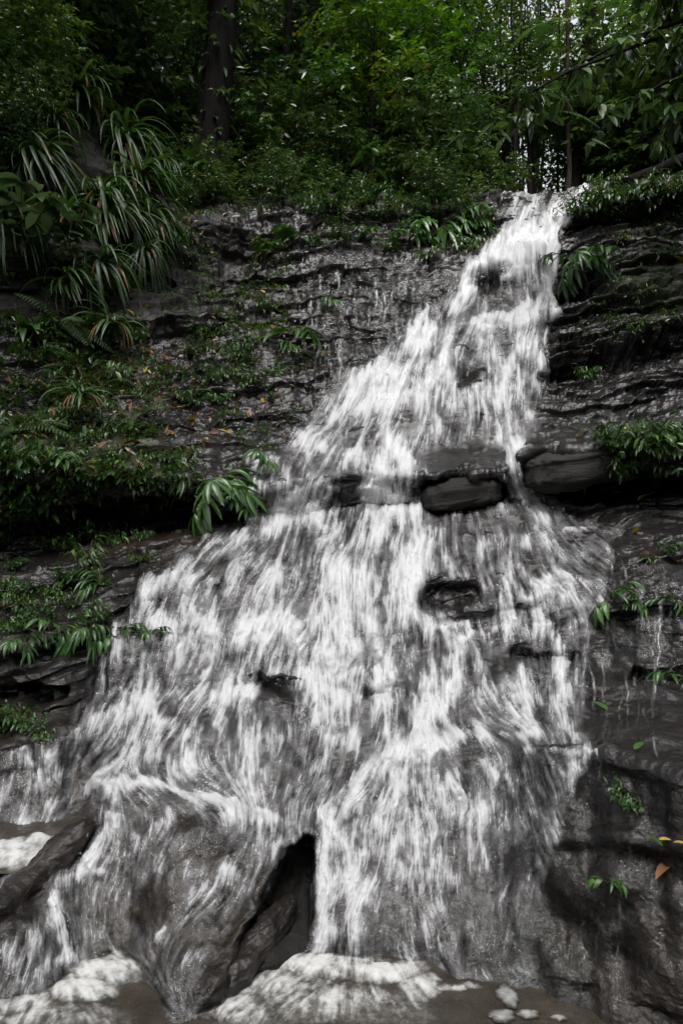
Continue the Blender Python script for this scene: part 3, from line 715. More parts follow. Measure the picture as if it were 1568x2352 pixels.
def layers(q, th, seed, joint, saw):
    """bedding: each layer stands out by its own amount, proud at its upper edge and receding below; cross joints break it sideways"""
    lay = q / th
    li = np.floor(lay); lf = lay - li
    jx = np.floor(X * joint + 40 + 0.7 * fbm(X * 1.5, Yv * 1.5, Z * 3, 3, seed + 50))
    ra = _hash(li, jx, li * 0, seed); rb = _hash(li + 1, jx, li * 0, seed)
    e = sstep(0.86, 1.0, lf)
    pa = ra + saw * (lf - 0.5) * (0.4 + ra)
    pb = rb + saw * (-0.5) * (0.4 + rb)
    return pa * (1 - e) + pb * e - 0.5


scaleY = np.clip(Yv / 5, 0.5, 1.4)
disp_h = strata * scaleY * (0.20 * layers(q, 0.27, 5, 0.45, .12) + 0.12 * layers(q + 0.03, 0.105, 6, 0.8, -.25) + 0.045 * layers(q + .02 * fbm(X * 3, Yv * 3, Z * 3, 3, 41), 0.034, 7, 1.6, -.3))
ridged = 1 - 2 * np.abs(fbm(X * 2.6, Yv * 2.6, Z * 3.4, 4, 57))
disp = scaleY * (0.12 * fbm(X * 1.3, Yv * 1.3, Z * 1.6, 4, 51) + 0.045 * ridged * (1 - .5 * smoothslab) + 0.03 * fbm(X * 7, Yv * 7, Z * 10, 4, 61) + 0.012 * fbm(X * 26, Yv * 26, Z * 40, 3, 63))
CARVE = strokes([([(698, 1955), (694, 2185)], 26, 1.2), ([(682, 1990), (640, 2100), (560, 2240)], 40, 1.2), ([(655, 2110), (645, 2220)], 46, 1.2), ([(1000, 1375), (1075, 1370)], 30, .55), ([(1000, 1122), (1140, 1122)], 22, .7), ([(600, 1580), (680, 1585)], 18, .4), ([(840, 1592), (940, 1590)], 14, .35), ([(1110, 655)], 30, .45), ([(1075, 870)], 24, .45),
                 ([(1280, 850), (1420, 830), (1568, 790)], 30, .9), ([(1290, 1130), (1420, 1130), (1568, 1110)], 20, .8), ([(0, 1230), (200, 1190), (430, 1175)], 36, .55), ([(0, 1600), (100, 1600)], 24, .6), ([(1180, 1500), (1320, 1520)], 14, .4), ([(1270, 690), (1350, 680)], 10, .5), ([(560, 560), (450, 640)], 60, .8), ([(1480, 1560), (1568, 1560)], 20, .5)], soft=.05, wob=1.3)
RIDGE = strokes([([(-60, 2150), (100, 1995), (180, 1905), (250, 1835)], 24, 1.3), ([(700, 1925), (630, 2010), (555, 2140), (480, 2290)], 26, 1.1), ([(655, 2085), (600, 2160), (530, 2250)], 14, .5), ([(1290, 1930), (1400, 1925), (1568, 1950)], 22, .7), ([(1210, 1030), (1350, 1020), (1568, 960)], 30, .7), ([(1200, 1740), (1400, 1745), (1568, 1800)], 20, .5), ([(0, 1090), (200, 1110), (430, 1120)], 24, .8)], soft=.3)
cv = sample(CARVE, PX0, PY0) * (PY0 > 385); rg = sample(RIDGE, PX0, PY0) * (PY0 > 385)
fade = np.clip((np.arange(S0.shape[0]) - i_contact + 2) / 25.0, 0, 1)[:, None]
disp = disp * (0.6 + 0.4 * fade) + rg * 0.07 * scaleY
near = 1 - sstep(3.2, 5.0, Yv)
disp += near * (0.075 * fbm(X * 3.6, Yv * 3.6, Z * 2.6, 3, 91) + .020 * fbm(X * 11, Yv * 11, Z * 7, 3, 92)) * (1 - .35 * smoothslab * (PX0 < 1150))
disp_h = disp_h * fade - cv * 0.30 * np.maximum(scaleY, .8) * sstep(0, 90, np.arange(S0.shape[0]) - i_contact)[:, None]
ROCK = S0 + (n0 * 0.75 + np.array([0, -0.3, 0.12], np.float32)) * disp[..., None] + (n0 * .35 + np.array([0, -.75, 0], np.float32)) * disp_h[..., None]


def grid_quads(nr, nc, keep=None):
    i = np.arange(nr - 1)[:, None] * nc; j = np.arange(nc - 1)[None, :]
    a = i + j
    Q = np.stack([a, a + 1, a + nc + 1, a + nc], -1)
    return Q[keep] if keep is not None else Q.reshape(-1, 4)


NR = ROCK.shape[0]
PXr, PYr = proj(ROCK)
brown = np.clip(0.2 + 0.9 * blob(PXr, PYr, 350, 2080, 300, 230) + 0.7 * blob(PXr, PYr, 80, 1800, 160, 120) + .6 * blob(PXr, PYr, 380, 1230, 200, 60) + .3 * blob(PXr, PYr, 1300, 2000, 90, 300) + .5 * blob(PXr, PYr, 1480, 2250, 150, 180) + .35 * blob(PXr, PYr, 600, 760, 150, 150) + .3 * blob(PXr, PYr, 880, 2080, 200, 150), 0, 1)
moss = np.clip(0.75 * blob(PXr, PYr, 1500, 650, 170, 130) + .7 * blob(PXr, PYr, 1500, 1000, 200, 60) + .7 * blob(PXr, PYr, 200, 1050, 300, 60) + .5 * blob(PXr, PYr, 150, 900, 300, 150) + .45 * blob(PXr, PYr, 600, 720, 200, 130) + .6 * blob(PXr, PYr, 1450, 480, 150, 60) + 0.35 * blob(PXr, PYr, 100, 1350, 250, 120) + .5 * blob(PXr, PYr, 1480, 1190, 150, 40), 0, 1)
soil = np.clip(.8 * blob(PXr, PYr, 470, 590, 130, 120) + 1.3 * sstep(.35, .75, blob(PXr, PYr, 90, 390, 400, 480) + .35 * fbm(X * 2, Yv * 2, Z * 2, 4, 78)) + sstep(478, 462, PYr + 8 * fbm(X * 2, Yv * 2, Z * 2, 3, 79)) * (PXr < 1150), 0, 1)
soil = np.maximum(soil, 1.0 * sstep(.15, .6, sample(strokes([([(698, 1955), (694, 2185)], 28, 1.0), ([(682, 1990), (640, 2100), (560, 2240)], 44, 1.0), ([(655, 2110), (645, 2220)], 50, 1.)], soft=.1, wob=1.2), PX0, PY0)) * (PY0 > 1500))  # shade of the recess left of the chute, painted near-black into the mask
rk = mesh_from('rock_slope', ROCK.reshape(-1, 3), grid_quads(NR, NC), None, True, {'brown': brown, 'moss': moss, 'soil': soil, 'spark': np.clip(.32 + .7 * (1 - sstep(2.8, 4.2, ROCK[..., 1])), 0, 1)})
o = link('rock_slope', rk, M_ROCK); o['kind'] = 'structure'; o['label'] = 'wet dark layered rock slope under the cascade'

# forest floor behind the crest
flo = []
for a, b, n_ in ((top, f1, 6), (f1, f2, 16), (f2, f3, 12), (f3, f4, 6)):
    t = np.linspace(0, 1, n_, endpoint=False)[:, None, None]
    flo.append(a[None] * (1 - t) + b[None] * t)
flo.append(f4[None])
FLOOR = np.concatenate(flo)[:, ::6]
fl_d = np.clip(np.arange(FLOOR.shape[0]) / 6, 0, 1)[:, None]
FLOOR[..., 2] += fl_d * 0.25 * fbm(FLOOR[..., 0] * .6, FLOOR[..., 1] * .6, FLOOR[..., 1] * 0, 3, 77)
FLOOR[..., 2] += np.where(np.arange(FLOOR.shape[0]) == 0, -0.06, 0)[:, None]
fm_ = mesh_from('forest_floor', FLOOR.reshape(-1, 3), grid_quads(FLOOR.shape[0], FLOOR.shape[1]))
o = link('forest_floor', fm_, M_SOIL); o['kind'] = 'structure'; o['label'] = 'dark leaf-littered forest floor behind the crest'

# unseen valley sides added round the pool to block frontal sky light
ths = np.linspace(R(168), R(372), 60); rads = np.array([4.5, 5.5, 7, 9, 12, 16, 22, 30]); hz = np.array([-.4, .3, 1.6, 3.4, 6.2, 9.5, 13, 16])
TH, RD = np.meshgrid(ths, rads)
HZ = np.broadcast_to(hz[:, None], TH.shape) + .5 * fbm(np.cos(TH) * RD * .4, np.sin(TH) * RD * .4, RD * 0, 4, 201)
HS = np.stack([np.cos(TH) * RD, np.sin(TH) * RD + .5, HZ], -1)
o = link('light_blocking_hill', mesh_from('light_blocking_hill', HS.reshape(-1, 3), grid_quads(len(rads), 60)), M_SOIL); o['kind'] = 'structure'; o['label'] = 'unseen dark hill ring added round the pool to block low light'

# running water: a sheet that follows the smoothed rock, thicker where it is aerated
SM = blur1(blur1(ROCK, 9, 0), 5, 1)
SM = blur1(SM, 9, 0)
nS = normals(SM)
PXw, PYw = proj(SM)
al = sample(ALPHA, PXw, PYw); lm = sample(LM, PXw, PYw); lfv = sample(LF, PXw, PYw); lbv = sample(LB, PXw, PYw); dn = sample(dens, PXw, PYw); lmp = sample(lump, PXw, PYw)
sc_ = np.clip(Yv / 4.0, 0.55, 1.6)
thick = sc_ * (0.008 + 0.014 * sstep(.2, .9, dn) + al * (0.005 * lm + 0.003 * lfv + 0.007 * lbv) + 0.012 * al * lmp)
od = (nS * 0.8 + np.array([0, -0.25, 0.1], np.float32))
WAT = SM + (nS * 0.8 + np.array([0, -0.25, 0.1], np.float32)) * thick[..., None]
inside = (PXw > -85) & (PXw < 1650) & (PYw > 385) & (np.arange(NR)[:, None] > i_contact - 8)
kv = (dn > 0.035) & inside
kf = kv[:-1, :-1] & kv[1:, :-1] & kv[:-1, 1:] & kv[1:, 1:]
qd = grid_quads(NR, NC, kf)
used, inv = np.unique(qd.ravel(), return_inverse=True)
wm = mesh_from('waterfall', WAT.reshape(-1, 3)[used], inv.reshape(-1, 4), None, True, {'foam': al.ravel()[used]})
o = link('waterfall', wm, M_WATER); o['kind'] = 'structure'; o['label'] = 'white cascade running down the dark rock steps'

# spray: drops thrown off where the water is whitest
wv = (al * (PYw > 480) * inside * (dn > .45)).ravel().astype(np.float64); wv = wv * sstep(.5, .9, wv) * np.clip(Yv.ravel(), 1, 6); wv /= wv.sum()
ix = rng.choice(len(wv), 3200, p=wv)
c_ = WAT.reshape(-1, 3)[ix] + nS.reshape(-1, 3)[ix] * rng.exponential(.022, (len(ix), 1)) + rng.normal(0, .012, (len(ix), 3))
r_ = rng.uniform(.0010, .0030, len(ix))[:, None] * np.clip(c_[:, 1:2] / 4, .6, 1.6)
fdir = np.array([0, -.45, -1.0]) + rng.normal(0, .25, (len(ix), 3)); fdir /= np.linalg.norm(fdir, axis=1)[:, None]
sx_ = np.cross(fdir, [1.0, 0, 0]); sx_ /= np.linalg.norm(sx_, axis=1)[:, None]; sy_ = np.cross(fdir, sx_)
el = rng.uniform(1.5, 5, (len(ix), 1))
V_ = np.stack([c_ + fdir * r_ * el, c_ - fdir * r_ * el, c_ + sx_ * r_, c_ - sx_ * r_, c_ + sy_ * r_, c_ - sy_ * r_], 1).reshape(-1, 3)
b_ = (np.arange(len(ix)) * 6)[:, None]
T_ = np.concatenate([b_ + np.array([t_]) for t_ in ((0, 2, 4), (0, 4, 3), (0, 3, 5), (0, 5, 2), (1, 4, 2), (1, 3, 4), (1, 5, 3), (1, 2, 5))])
o = link('spray', mesh_from('spray', V_, None, T_, True, {'foam': np.full(len(V_), .85)}), M_WATER); o['kind'] = 'stuff'; o['label'] = 'drops of white spray thrown off the cascade'

# ---------------------------------------------------------------- plunge pool
def pool(name, x0, x1, y0, y1, z, foamlist, step, label, mound=0.07):
    xs = np.arange(x0, x1, step); ys = np.arange(y0, y1, step)
    XX, YY = np.meshgrid(xs, ys)
    S = np.stack([XX, YY, np.full_like(XX, z)], -1)
    px, py = proj(S)
    px = px + 45 * fbm(XX * 5, YY * 7, XX * 0, 5, 111, .65) + 4 * fbm(XX * 22, YY * 22, XX * 0, 3, 113); py = py + 24 * fbm(XX * 5, YY * 7, XX * 0 + 5, 5, 112, .65)
    f = np.zeros_like(XX)
    for (cx, cy, rx, ry, s) in foamlist:
        f = np.maximum(f, .66 * s * (1 - sstep(.1, 1.5, np.hypot((px - cx) / rx, (py - cy) / ry))))
    wx = .05 * fbm(XX * 6, YY * 6, XX * 0, 3, 120); wy = .09 * fbm(XX * 6, YY * 6, XX * 0 + 4, 3, 121)
    th_ = (XX + .25) / (2.9 - YY); rr_ = YY
    st = fbm((th_ + wx) * 26, (rr_ + wy) * 7, XX * 0, 4, 131, .6)
    nf = fbm(XX * 7 + wx * 20, YY * 9 + wy * 20, XX * 0, 4, 101, .6)
    lace = 1 - 2.2 * np.abs(fbm((XX + wx) * 13, (YY + wy) * 22, XX * 0, 4, 104))
    nb = fbm(XX * 60, YY * 75, XX * 0, 3, 102)
    px1, py1 = proj(S)
    lb_ = sample(LB, px1, py1); lm_ = sample(LM, px1, py1); lf_ = sample(LF, px1, py1); lu_ = sample(lump, px1, py1); ch_ = sample(chop, px1, py1)
    f = f / .66
    g_ = f + sstep(0.02, .3, f) * (.38 * nf + .10 * lm_ + .10 * lb_ + .10 * lf_ + .28 * ch_ + .2 * lace) - .35 * sstep(2285, 2350, py1)
    fo = 0.95 * (.22 * sstep(0, .5, f) + .78 * sstep(0.25, 1.45, g_)) * sstep(0.0, 0.45, f)
    S[..., 2] += mound * sstep(.5, 1.0, f) * (0.8 + .12 * nf) + sstep(.05, .5, f) * (.005 * nf + .0012 * ch_) + 0.006 * fbm(XX * 5, YY * 9, XX * 0, 3, 103) + .003 * fbm(XX * 18, YY * 30, XX * 0, 3, 109)
    m = mesh_from(name, S.reshape(-1, 3), grid_quads(len(ys), len(xs)), None, True, {'foam': np.clip(fo, 0, .97)})
    o = link(name, m, M_POOL); o['kind'] = 'structure'; o['label'] = label
    return o


pool('pool_water', -2.2, 1.6, 0.9, 2.75, 0.0, [(260, 2225, 100, 45, 1.1), (190, 2275, 100, 36, 1.0), (40, 2310, 80, 36, 1.0), (120, 2350, 220, 45, .85), (740, 2215, 120, 36, 1.15), (640, 2255, 110, 40, 1.0), (860, 2225, 130, 34, 1.1), (960, 2262, 60, 40, 1.0), (740, 2310, 280, 60, .78), (560, 2320, 120, 50, .85), (930, 2330, 110, 45, .5), (1060, 2265, 80, 12, .7)], 0.005, 'murky brown plunge pool with cream foam at the foot of the falls', 0.014)
pool('side_pool', -2.4, -1.07, 2.47, 3.1, 0.195, [(40, 1960, 110, 32, 1.0), (90, 1940, 50, 20, .9), (0, 2010, 80, 30, .35)], 0.01, 'small foamy side pool behind the left rock ridge', 0.04)

# ---------------------------------------------------------------- boulders standing clear of the water
def boulder(c, ax, ay, az, seed, label, brown_=.3, moss_=.2, e=.5, soil_=.0):
    nu, nv = 120, 60
    u = np.linspace(-math.pi, math.pi, nu, endpoint=False)[None, :]; v = np.linspace(-math.pi / 2, math.pi / 2, nv)[:, None]
    pw = lambda x: np.sign(x) * np.abs(x) ** e
    a_u = pw(np.cos(v)) * pw(np.cos(u)); b_u = pw(np.cos(v)) * pw(np.sin(u)); c_u = pw(np.sin(v)) + 0 * u
    P = np.stack([a_u, b_u, c_u], -1)
    S = P[..., :1] * np.array(ax) + P[..., 1:2] * np.array(ay) + P[..., 2:] * np.array(az)
    r = min(np.linalg.norm(ax), np.linalg.norm(ay), np.linalg.norm(az))
    d = P / (np.linalg.norm(P, axis=2)[..., None] + 1e-6)
    x, y, z = S[..., 0] + seed * 3.1, S[..., 1], S[..., 2]
    k = 1.2 / r
    q_ = (z - .13 * x) / (.38 * r) + .6 * fbm(x * 2, y * 2, z * 2, 3, seed)
    st_ = _hash(np.floor(q_), q_ * 0, q_ * 0, seed) - .5
    D = r * (.5 * fbm(x * k * .6, y * k * .6, z * k * .6, 4, seed) + .2 * st_ + .10 * (1 - 2 * np.abs(fbm(x * k * 2, y * k * 2, z * k * 3, 3, seed + 5))) + .03 * fbm(x * k * 8, y * k * 8, z * k * 12, 3, seed + 7))
    dirn = d[..., :1] * np.array(ax) / np.linalg.norm(ax) + d[..., 1:2] * np.array(ay) / np.linalg.norm(ay) + d[..., 2:] * np.array(az) / np.linalg.norm(az)
    V = S + dirn * D[..., None]
    i = np.arange(nv - 1)[:, None] * nu; j = np.arange(nu)[None, :]; j2 = (j + 1) % nu
    Q = np.stack([i + j, i + j2, i + nu + j2, i + nu + j], -1).reshape(-1, 4)
    n_ = nu * nv
    me = mesh_from('boulder', V.reshape(-1, 3), Q, None, True, {'brown': np.full(n_, brown_), 'moss': np.full(n_, moss_), 'soil': np.full(n_, soil_), 'spark': np.full(n_, .5)})
    o = link('boulder', me, M_ROCK); o.location = c
    tag(o, label, 'boulder')
    return o


def box_boulder(px0, px1, py0, py1, Y, dep, seed, label, **kw):
    c = (at(px0, py0, Y) + at(px1, py1, Y)) / 2 + np.array([0, dep / 2, 0]); h = (at(px1, py0, Y) - at(px0, py1, Y)) / 2
    boulder(c, (h[0], 0, h[0] * .12), (0, dep / 2, .04), (0, 0, h[2]), seed, label, **kw)


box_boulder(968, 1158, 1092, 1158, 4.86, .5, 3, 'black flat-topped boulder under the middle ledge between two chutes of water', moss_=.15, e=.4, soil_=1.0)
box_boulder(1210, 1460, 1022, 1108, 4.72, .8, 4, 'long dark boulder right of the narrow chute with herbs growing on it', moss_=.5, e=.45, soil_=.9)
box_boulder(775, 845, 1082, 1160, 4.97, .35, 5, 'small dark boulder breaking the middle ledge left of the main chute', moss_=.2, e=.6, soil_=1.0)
def ridge_boulder(p0, p1, w, h, seed, label, **kw):
    p0, p1 = np.array(p0), np.array(p1); ax = (p1 - p0) / 2
    boulder((p0 + p1) / 2, ax, np.cross(ax / np.linalg.norm(ax), [0, 0, 1]) * w, (0, 0, h), seed, label, **kw)
ridge_boulder(at(-70, 2175, 2.30), at(205, 1895, 2.66), .07, .065, 6, 'brown-black ridge of rock slanting up from the lower left edge', brown_=.8, moss_=.1, e=.8)
ridge_boulder(at(515, 2275, 2.12), at(668, 2075, 2.50), .05, .055, 8, 'slim black rock slanting in the dark recess left of the straight chute', brown_=.4, moss_=.1, e=.8)

# foam patches drifting on the pool
for k_, (px, py, rx, ry, lab) in enumerate([(1168, 2290, .036, .034, 'roundish white foam patch drifting on the brown pool'), (1152, 2334, .042, .018, 'wide foam patch at the bottom edge of the pool'), (1213, 2330, .034, .013, 'thin slanting foam streak right of the other patches'), (1282, 2338, .024, .008, 'smallest foam fleck at the right of the pool')]):
    Yp = CAMH * FPX / (py - 1176)
    c = at(px, py, Yp); th = np.linspace(0, 2 * math.pi, 72, endpoint=False); rr_ = np.linspace(0, 1, 9)
    ed = 1 + .55 * fbm(np.cos(th) * 1.8 + k_ * 5, np.sin(th) * 1.8, th * 0, 4, 501, .6)
    XX_ = rr_[:, None] * ed * np.cos(th) * rx; YY_ = rr_[:, None] * ed * np.sin(th) * ry * 1.6
    ZZ_ = .0035 + .0008 * np.sqrt(1 - rr_[:, None] ** 2 * .999) + .0006 * fbm(XX_ * 90, YY_ * 90, XX_ * 0, 2, 502)
    ZZ_[-1] = .002
    V = np.stack([XX_, YY_, ZZ_], -1).reshape(-1, 3)
    i = np.arange(8)[:, None] * 72; j = np.arange(72)[None, :]; j2 = (j + 1) % 72
    o = link('foam_patch', mesh_from('foam_patch', V, np.stack([i + j, i + j2, i + 72 + j2, i + 72 + j], -1).reshape(-1, 4), None, True, {'foam': .46 * (1 - np.repeat(rr_ ** 3, 72)) * np.ones(len(V)) + .02}), M_POOL)
    o.location = (c[0], c[1], 0.0)
    tag(o, lab, 'foam', 'foam patches on the pool')

# ---------------------------------------------------------------- where the ground is under a photo point
CELL = 4.0
gmw, gmh = int(1900 / CELL), int(2300 / CELL)
GMAP = np.full((gmh, gmw), 1e9, np.float32)
_pi = ((PXr + 150) / CELL).astype(int); _pj = ((PYr - 200) / CELL).astype(int)
_ok = (_pi >= 0) & (_pi < gmw) & (_pj >= 0) & (_pj < gmh) & (np.arange(NR)[:, None] >= i_contact - 6)
np.minimum.at(GMAP, (_pj[_ok], _pi[_ok]), Yv[_ok] * 0 + ROCK[..., 1][_ok])
for _ in range(4):                              # close pinholes
    Pd = np.pad(GMAP, 1, mode='edge')
    nb = np.minimum.reduce([Pd[:-2, 1:-1], Pd[2:, 1:-1], Pd[1:-1, :-2], Pd[1:-1, 2:]])
    GMAP = np.where(GMAP > 1e8, nb, GMAP)


def ground(px, py):
    i = int(np.clip((px + 150) / CELL, 0, gmw - 1)); j = int(np.clip((py - 200) / CELL, 0, gmh - 1))
    Y = GMAP[j, i]
    k = 0
    while Y > 1e8 and j + k < gmh - 1:
        k += 1; Y = GMAP[j + k, i]
    return at(px, py, float(Y))


FLV = FLOOR.reshape(-1, 3)


def floor_z(x, y):
    k = np.argmin((FLV[:, 0] - x) ** 2 + (FLV[:, 1] - y) ** 2)
    return float(FLV[k, 2])


def fl(px, Y):
    x = (px - 784) / FPX * Y
    return np.array([x, Y, floor_z(x, Y)])


def copy_tree(root, loc, rz, sc=1.0, mat_swap=None):
    r = root.copy(); COL.objects.link(r); r.location = loc; r.rotation_euler = (0, 0, rz); r.scale = (sc, sc, sc)
    for ch in list(root.children):
        c = ch.copy(); COL.objects.link(c); c.parent = r
        for g_ in list(ch.children):
            d = g_.copy(); COL.objects.link(d); d.parent = c
    return r


ORD = ['first', 'second', 'third', 'fourth', 'fifth', 'sixth', 'seventh', 'eighth', 'ninth', 'tenth', 'eleventh', 'twelfth', 'thirteenth', 'fourteenth', 'fifteenth', 'sixteenth', 'seventeenth', 'eighteenth', 'nineteenth', 'twentieth', 'twenty-first', 'twenty-second', 'twenty-third', 'twenty-fourth', 'twenty-fifth', 'twenty-sixth', 'twenty-seventh', 'twenty-eighth', 'twenty-ninth', 'thirtieth', 'thirty-first', 'thirty-second']
_first = set()


def put(proto, loc, rz, sc, label, cat, group=None):
    sc = sc * {'herb': 1.3, 'fern': 1.5, 'seedling': 1.25}.get(cat, 1.0)
    """place a prototype: the prototype itself first, copies afterwards"""
    if proto.name in _first:
        o = copy_tree(proto, loc, rz, sc)
    else:
        _first.add(proto.name); o = proto
        o.location = loc; o.rotation_euler = (0, 0, rz); o.scale = (sc, sc, sc)
    if cat in ('herb', 'plant', 'seedling', 'fern'):
        o.rotation_euler = (rng.normal(.12, .2), rng.normal(0, .2), rz)
        o.scale = (sc * rng.uniform(.8, 1.2), sc * rng.uniform(.8, 1.2), sc * rng.uniform(.75, 1.25))
    tag(o, label, cat, group)
    return o


def row(protos, specs, noun, where, cat, group, dz=-0.02):
    """specs: (px, py or None, Y or None, scale); labelled in order from the left"""
    specs = sorted(specs, key=lambda t: t[0])
    for i, (px, py, Y, sc) in enumerate(specs):
        p = ground(px, py) if Y is None else fl(px, Y)
        p = p + np.array([0, 0, dz])
        lab = f"{ORD[i]} {noun} from left {where}" if len(specs) > 1 else f"{noun} {where}"
        put(protos[i % len(protos)], p, rng.uniform(0, 6.28), sc, lab, cat, group)


def sph(n, up=0.0):
    d = rng.normal(0, 1, (n, 3)); d[:, 2] = np.abs(d[:, 2]) * (1 - up) + up * np.abs(d[:, 2]) + up
    return d / np.linalg.norm(d, axis=1)[:, None]


def azel(n, e0, e1):
    a = rng.uniform(0, 2 * math.pi, n); e = np.radians(rng.uniform(e0, e1, n))
    return np.stack([np.cos(a) * np.cos(e), np.sin(a) * np.cos(e), np.sin(e)], 1)


# ---------------------------------------------------------------- plant kinds (each one mesh per part)
def kind_strap(name, n, L, Wd, e0=5, e1=72, droop=3.4, mat=M_STRAP):
    r = empty(name, (0, 0, -50))
    m = MB()
    P = rng.normal(0, 0.035 * L / .6, (n, 3)) * [1, 1, .4]
    m.strips(P, azel(n, e0, e1), L * rng.uniform(.55, 1.1, n), Wd * rng.uniform(.7, 1.2, n), droop * rng.uniform(.7, 1.2, n), 9, 'strap', .3)
    link('leaves', m.mesh('strap_leaves'), mat, r)
    b = MB()
    b.strips(rng.normal(0, 0.03, (7, 3)) * [1, 1, .3], azel(7, 5, 60), L * .7, Wd * .8, 3.2, 7, 'strap', .2, tint=.5)
    link('dead_leaves', b.mesh('dead_straps'), M_BRN, r)
    return r


def kind_palmlet(name, nf, L, leafL, leafW, pairs=4, mat=M_GLOSS, e0=15, e1=70):
    r = empty(name, (0, 0, -50))
    m = MB(); st = MB()
    D = azel(nf, e0, e1)
    for k in range(nf):
        Lk = L * rng.uniform(.7, 1.15)
        d = D[k].copy(); p = np.zeros(3); pts = [p.copy()]
        for q in range(8):
            d = d + np.array([0, 0, -.17]); d /= np.linalg.norm(d); p = p + d * Lk / 8; pts.append(p.copy())
        pts = np.array(pts)
        st.tube(pts, np.linspace(.005, .002, 9) * (L / .3) ** .5, 5)
        side = np.cross(d, [0, 0, 1]); side /= np.linalg.norm(side) + 1e-6
        PP = []; DD = []
        for q in range(pairs):
            t = .4 + .6 * q / max(1, pairs - 1)
            i = t * 8; i0 = min(7, int(i)); c = pts[i0] + (pts[i0 + 1] - pts[i0]) * (i - i0)
            tg = pts[i0 + 1] - pts[i0]; tg /= np.linalg.norm(tg)
            for sg in (-1, 1):
                PP.append(c); DD.append(tg * .75 + side * sg * .75 + rng.normal(0, .15, 3))
        PP.append(pts[-1]); DD.append(d)
        nn = len(PP)
        m.strips(np.array(PP), np.array(DD), leafL * rng.uniform(.75, 1.15, nn), leafW * rng.uniform(.8, 1.15, nn), rng.uniform(1.0, 2.2, nn), 6, 'lance', .3, tint=np.clip(rng.normal(.5, .22, nn), 0, .93))
    link('leaves', m.mesh('palmlet_leaves'), mat, r)
    link('stems', st.mesh('palmlet_stems'), M_STEM, r)
    return r


def kind_broad(name, nst, H, leafL, leafW, mat=M_GLOSS, nl=7, e0=35, e1=80):
    r = empty(name, (0, 0, -50))
    m = MB(); st = MB()
    for k in range(nst):
        d = azel(1, e0, e1)[0]; p = np.zeros(3); pts = [p.copy()]
        h = H * rng.uniform(.6, 1.1)
        for q in range(7):
            d = d + rng.normal(0, .1, 3) + np.array([0, 0, .02]); d /= np.linalg.norm(d); p = p + d * h / 7; pts.append(p.copy())
        pts = np.array(pts)
        st.tube(pts, np.linspace(.009, .003, 8), 6)
        i = rng.integers(2, 8, nl); i[:3] = 7
        DD = azel(nl, -15, 45)
        m.strips(pts[i], DD, leafL * rng.uniform(.6, 1.15, nl), leafW * rng.uniform(.8, 1.1, nl), rng.uniform(.6, 1.6, nl), 7, 'ovate', .22, tint=np.clip(rng.normal(.5, .22, nl), 0, .93))
    link('leaves', m.mesh('broad_leaves'), mat, r)
    link('stems', st.mesh('broad_stems'), M_STEM, r)
    return r


def kind_herb(name, n, rad, H, leafL, leafW, mat=M_GLOSS, nst=14):
    r = empty(name, (0, 0, -50))
    m = MB(); st = MB()
    P = []; DD = []
    for k in range(nst):
        a = rng.uniform(0, 6.28); rr = rad * math.sqrt(rng.random())
        b0 = np.array([math.cos(a) * .004, math.sin(a) * .004, -.01])
        tip = np.array([math.cos(a) * rr, math.sin(a) * rr, H * rng.uniform(.4, 1.0)])
        st.tube(np.stack([b0, b0 * .4 + tip * .6 + [0, 0, .02], tip]), [.004, .003, .0015], 4)
        q = n // nst
        t = rng.uniform(.15, 1.0, q)[:, None]
        P.append(b0 + (tip - b0) * t + rng.normal(0, .012, (q, 3)))
        dd = azel(q, -35, 40) + np.array([math.cos(a), math.sin(a), 0]) * .5
        DD.append(dd)
    P = np.concatenate(P); DD = np.concatenate(DD)
    m.strips(P, DD, leafL * rng.uniform(.6, 1.2, len(P)), leafW * rng.uniform(.8, 1.2, len(P)), rng.uniform(.6, 2.0, len(P)), 3, 'lance', .25)
    link('leaves', m.mesh('herb_leaves'), mat, r)
    link('stems', st.mesh('herb_stems'), M_STEM, r)
    return r


def frond(m, st, base, d, L, npin, pinL, droop=1.2, pw=.16, rad=.01):
    p = np.array(base, float); d = np.array(d, float); d /= np.linalg.norm(d); pts = [p.copy()]; ds = [d.copy()]
    for q in range(14):
        d = d + np.array([0, 0, -droop / 14]); d /= np.linalg.norm(d); p = p + d * L / 14; pts.append(p.copy()); ds.append(d.copy())
    pts = np.array(pts); ds = np.array(ds)
    st.tube(pts, np.linspace(rad, rad * .25, 15), 5)
    t = np.linspace(.12, .99, npin); i = t * 14; i0 = np.minimum(13, i.astype(int)); f = (i - i0)[:, None]
    c = pts[i0] * (1 - f) + pts[i0 + 1] * f; tg = ds[i0]
    side = np.cross(tg, [0, 0, 1.0]); side /= np.linalg.norm(side, axis=1)[:, None] + 1e-6
    ln = pinL * np.sin(math.pi * np.clip(t * .86 + .12, 0, 1)) ** .8
    for sg in (-1, 1):
        m.strips(c, tg * .45 + side * sg + np.array([0, 0, -.12]), ln, pinL * pw, .7, 4, 'lance', .2, tint=rng.random() * .6 + .2, twist=0)


def kind_fern(name, nf, L, npin, pinL, mat=M_FERN, e0=20, e1=65, droop=1.3):
    r = empty(name, (0, 0, -50))
    m = MB(); st = MB()
    D = azel(nf, e0, e1)
    for k in range(nf):
        frond(m, st, rng.normal(0, .01, 3), D[k], L * rng.uniform(.7, 1.1), npin, pinL, droop, rad=.004)
    link('fronds', m.mesh('fern_fronds'), mat, r)
    link('stalks', st.mesh('fern_stalks'), M_STEM, r)
    return r


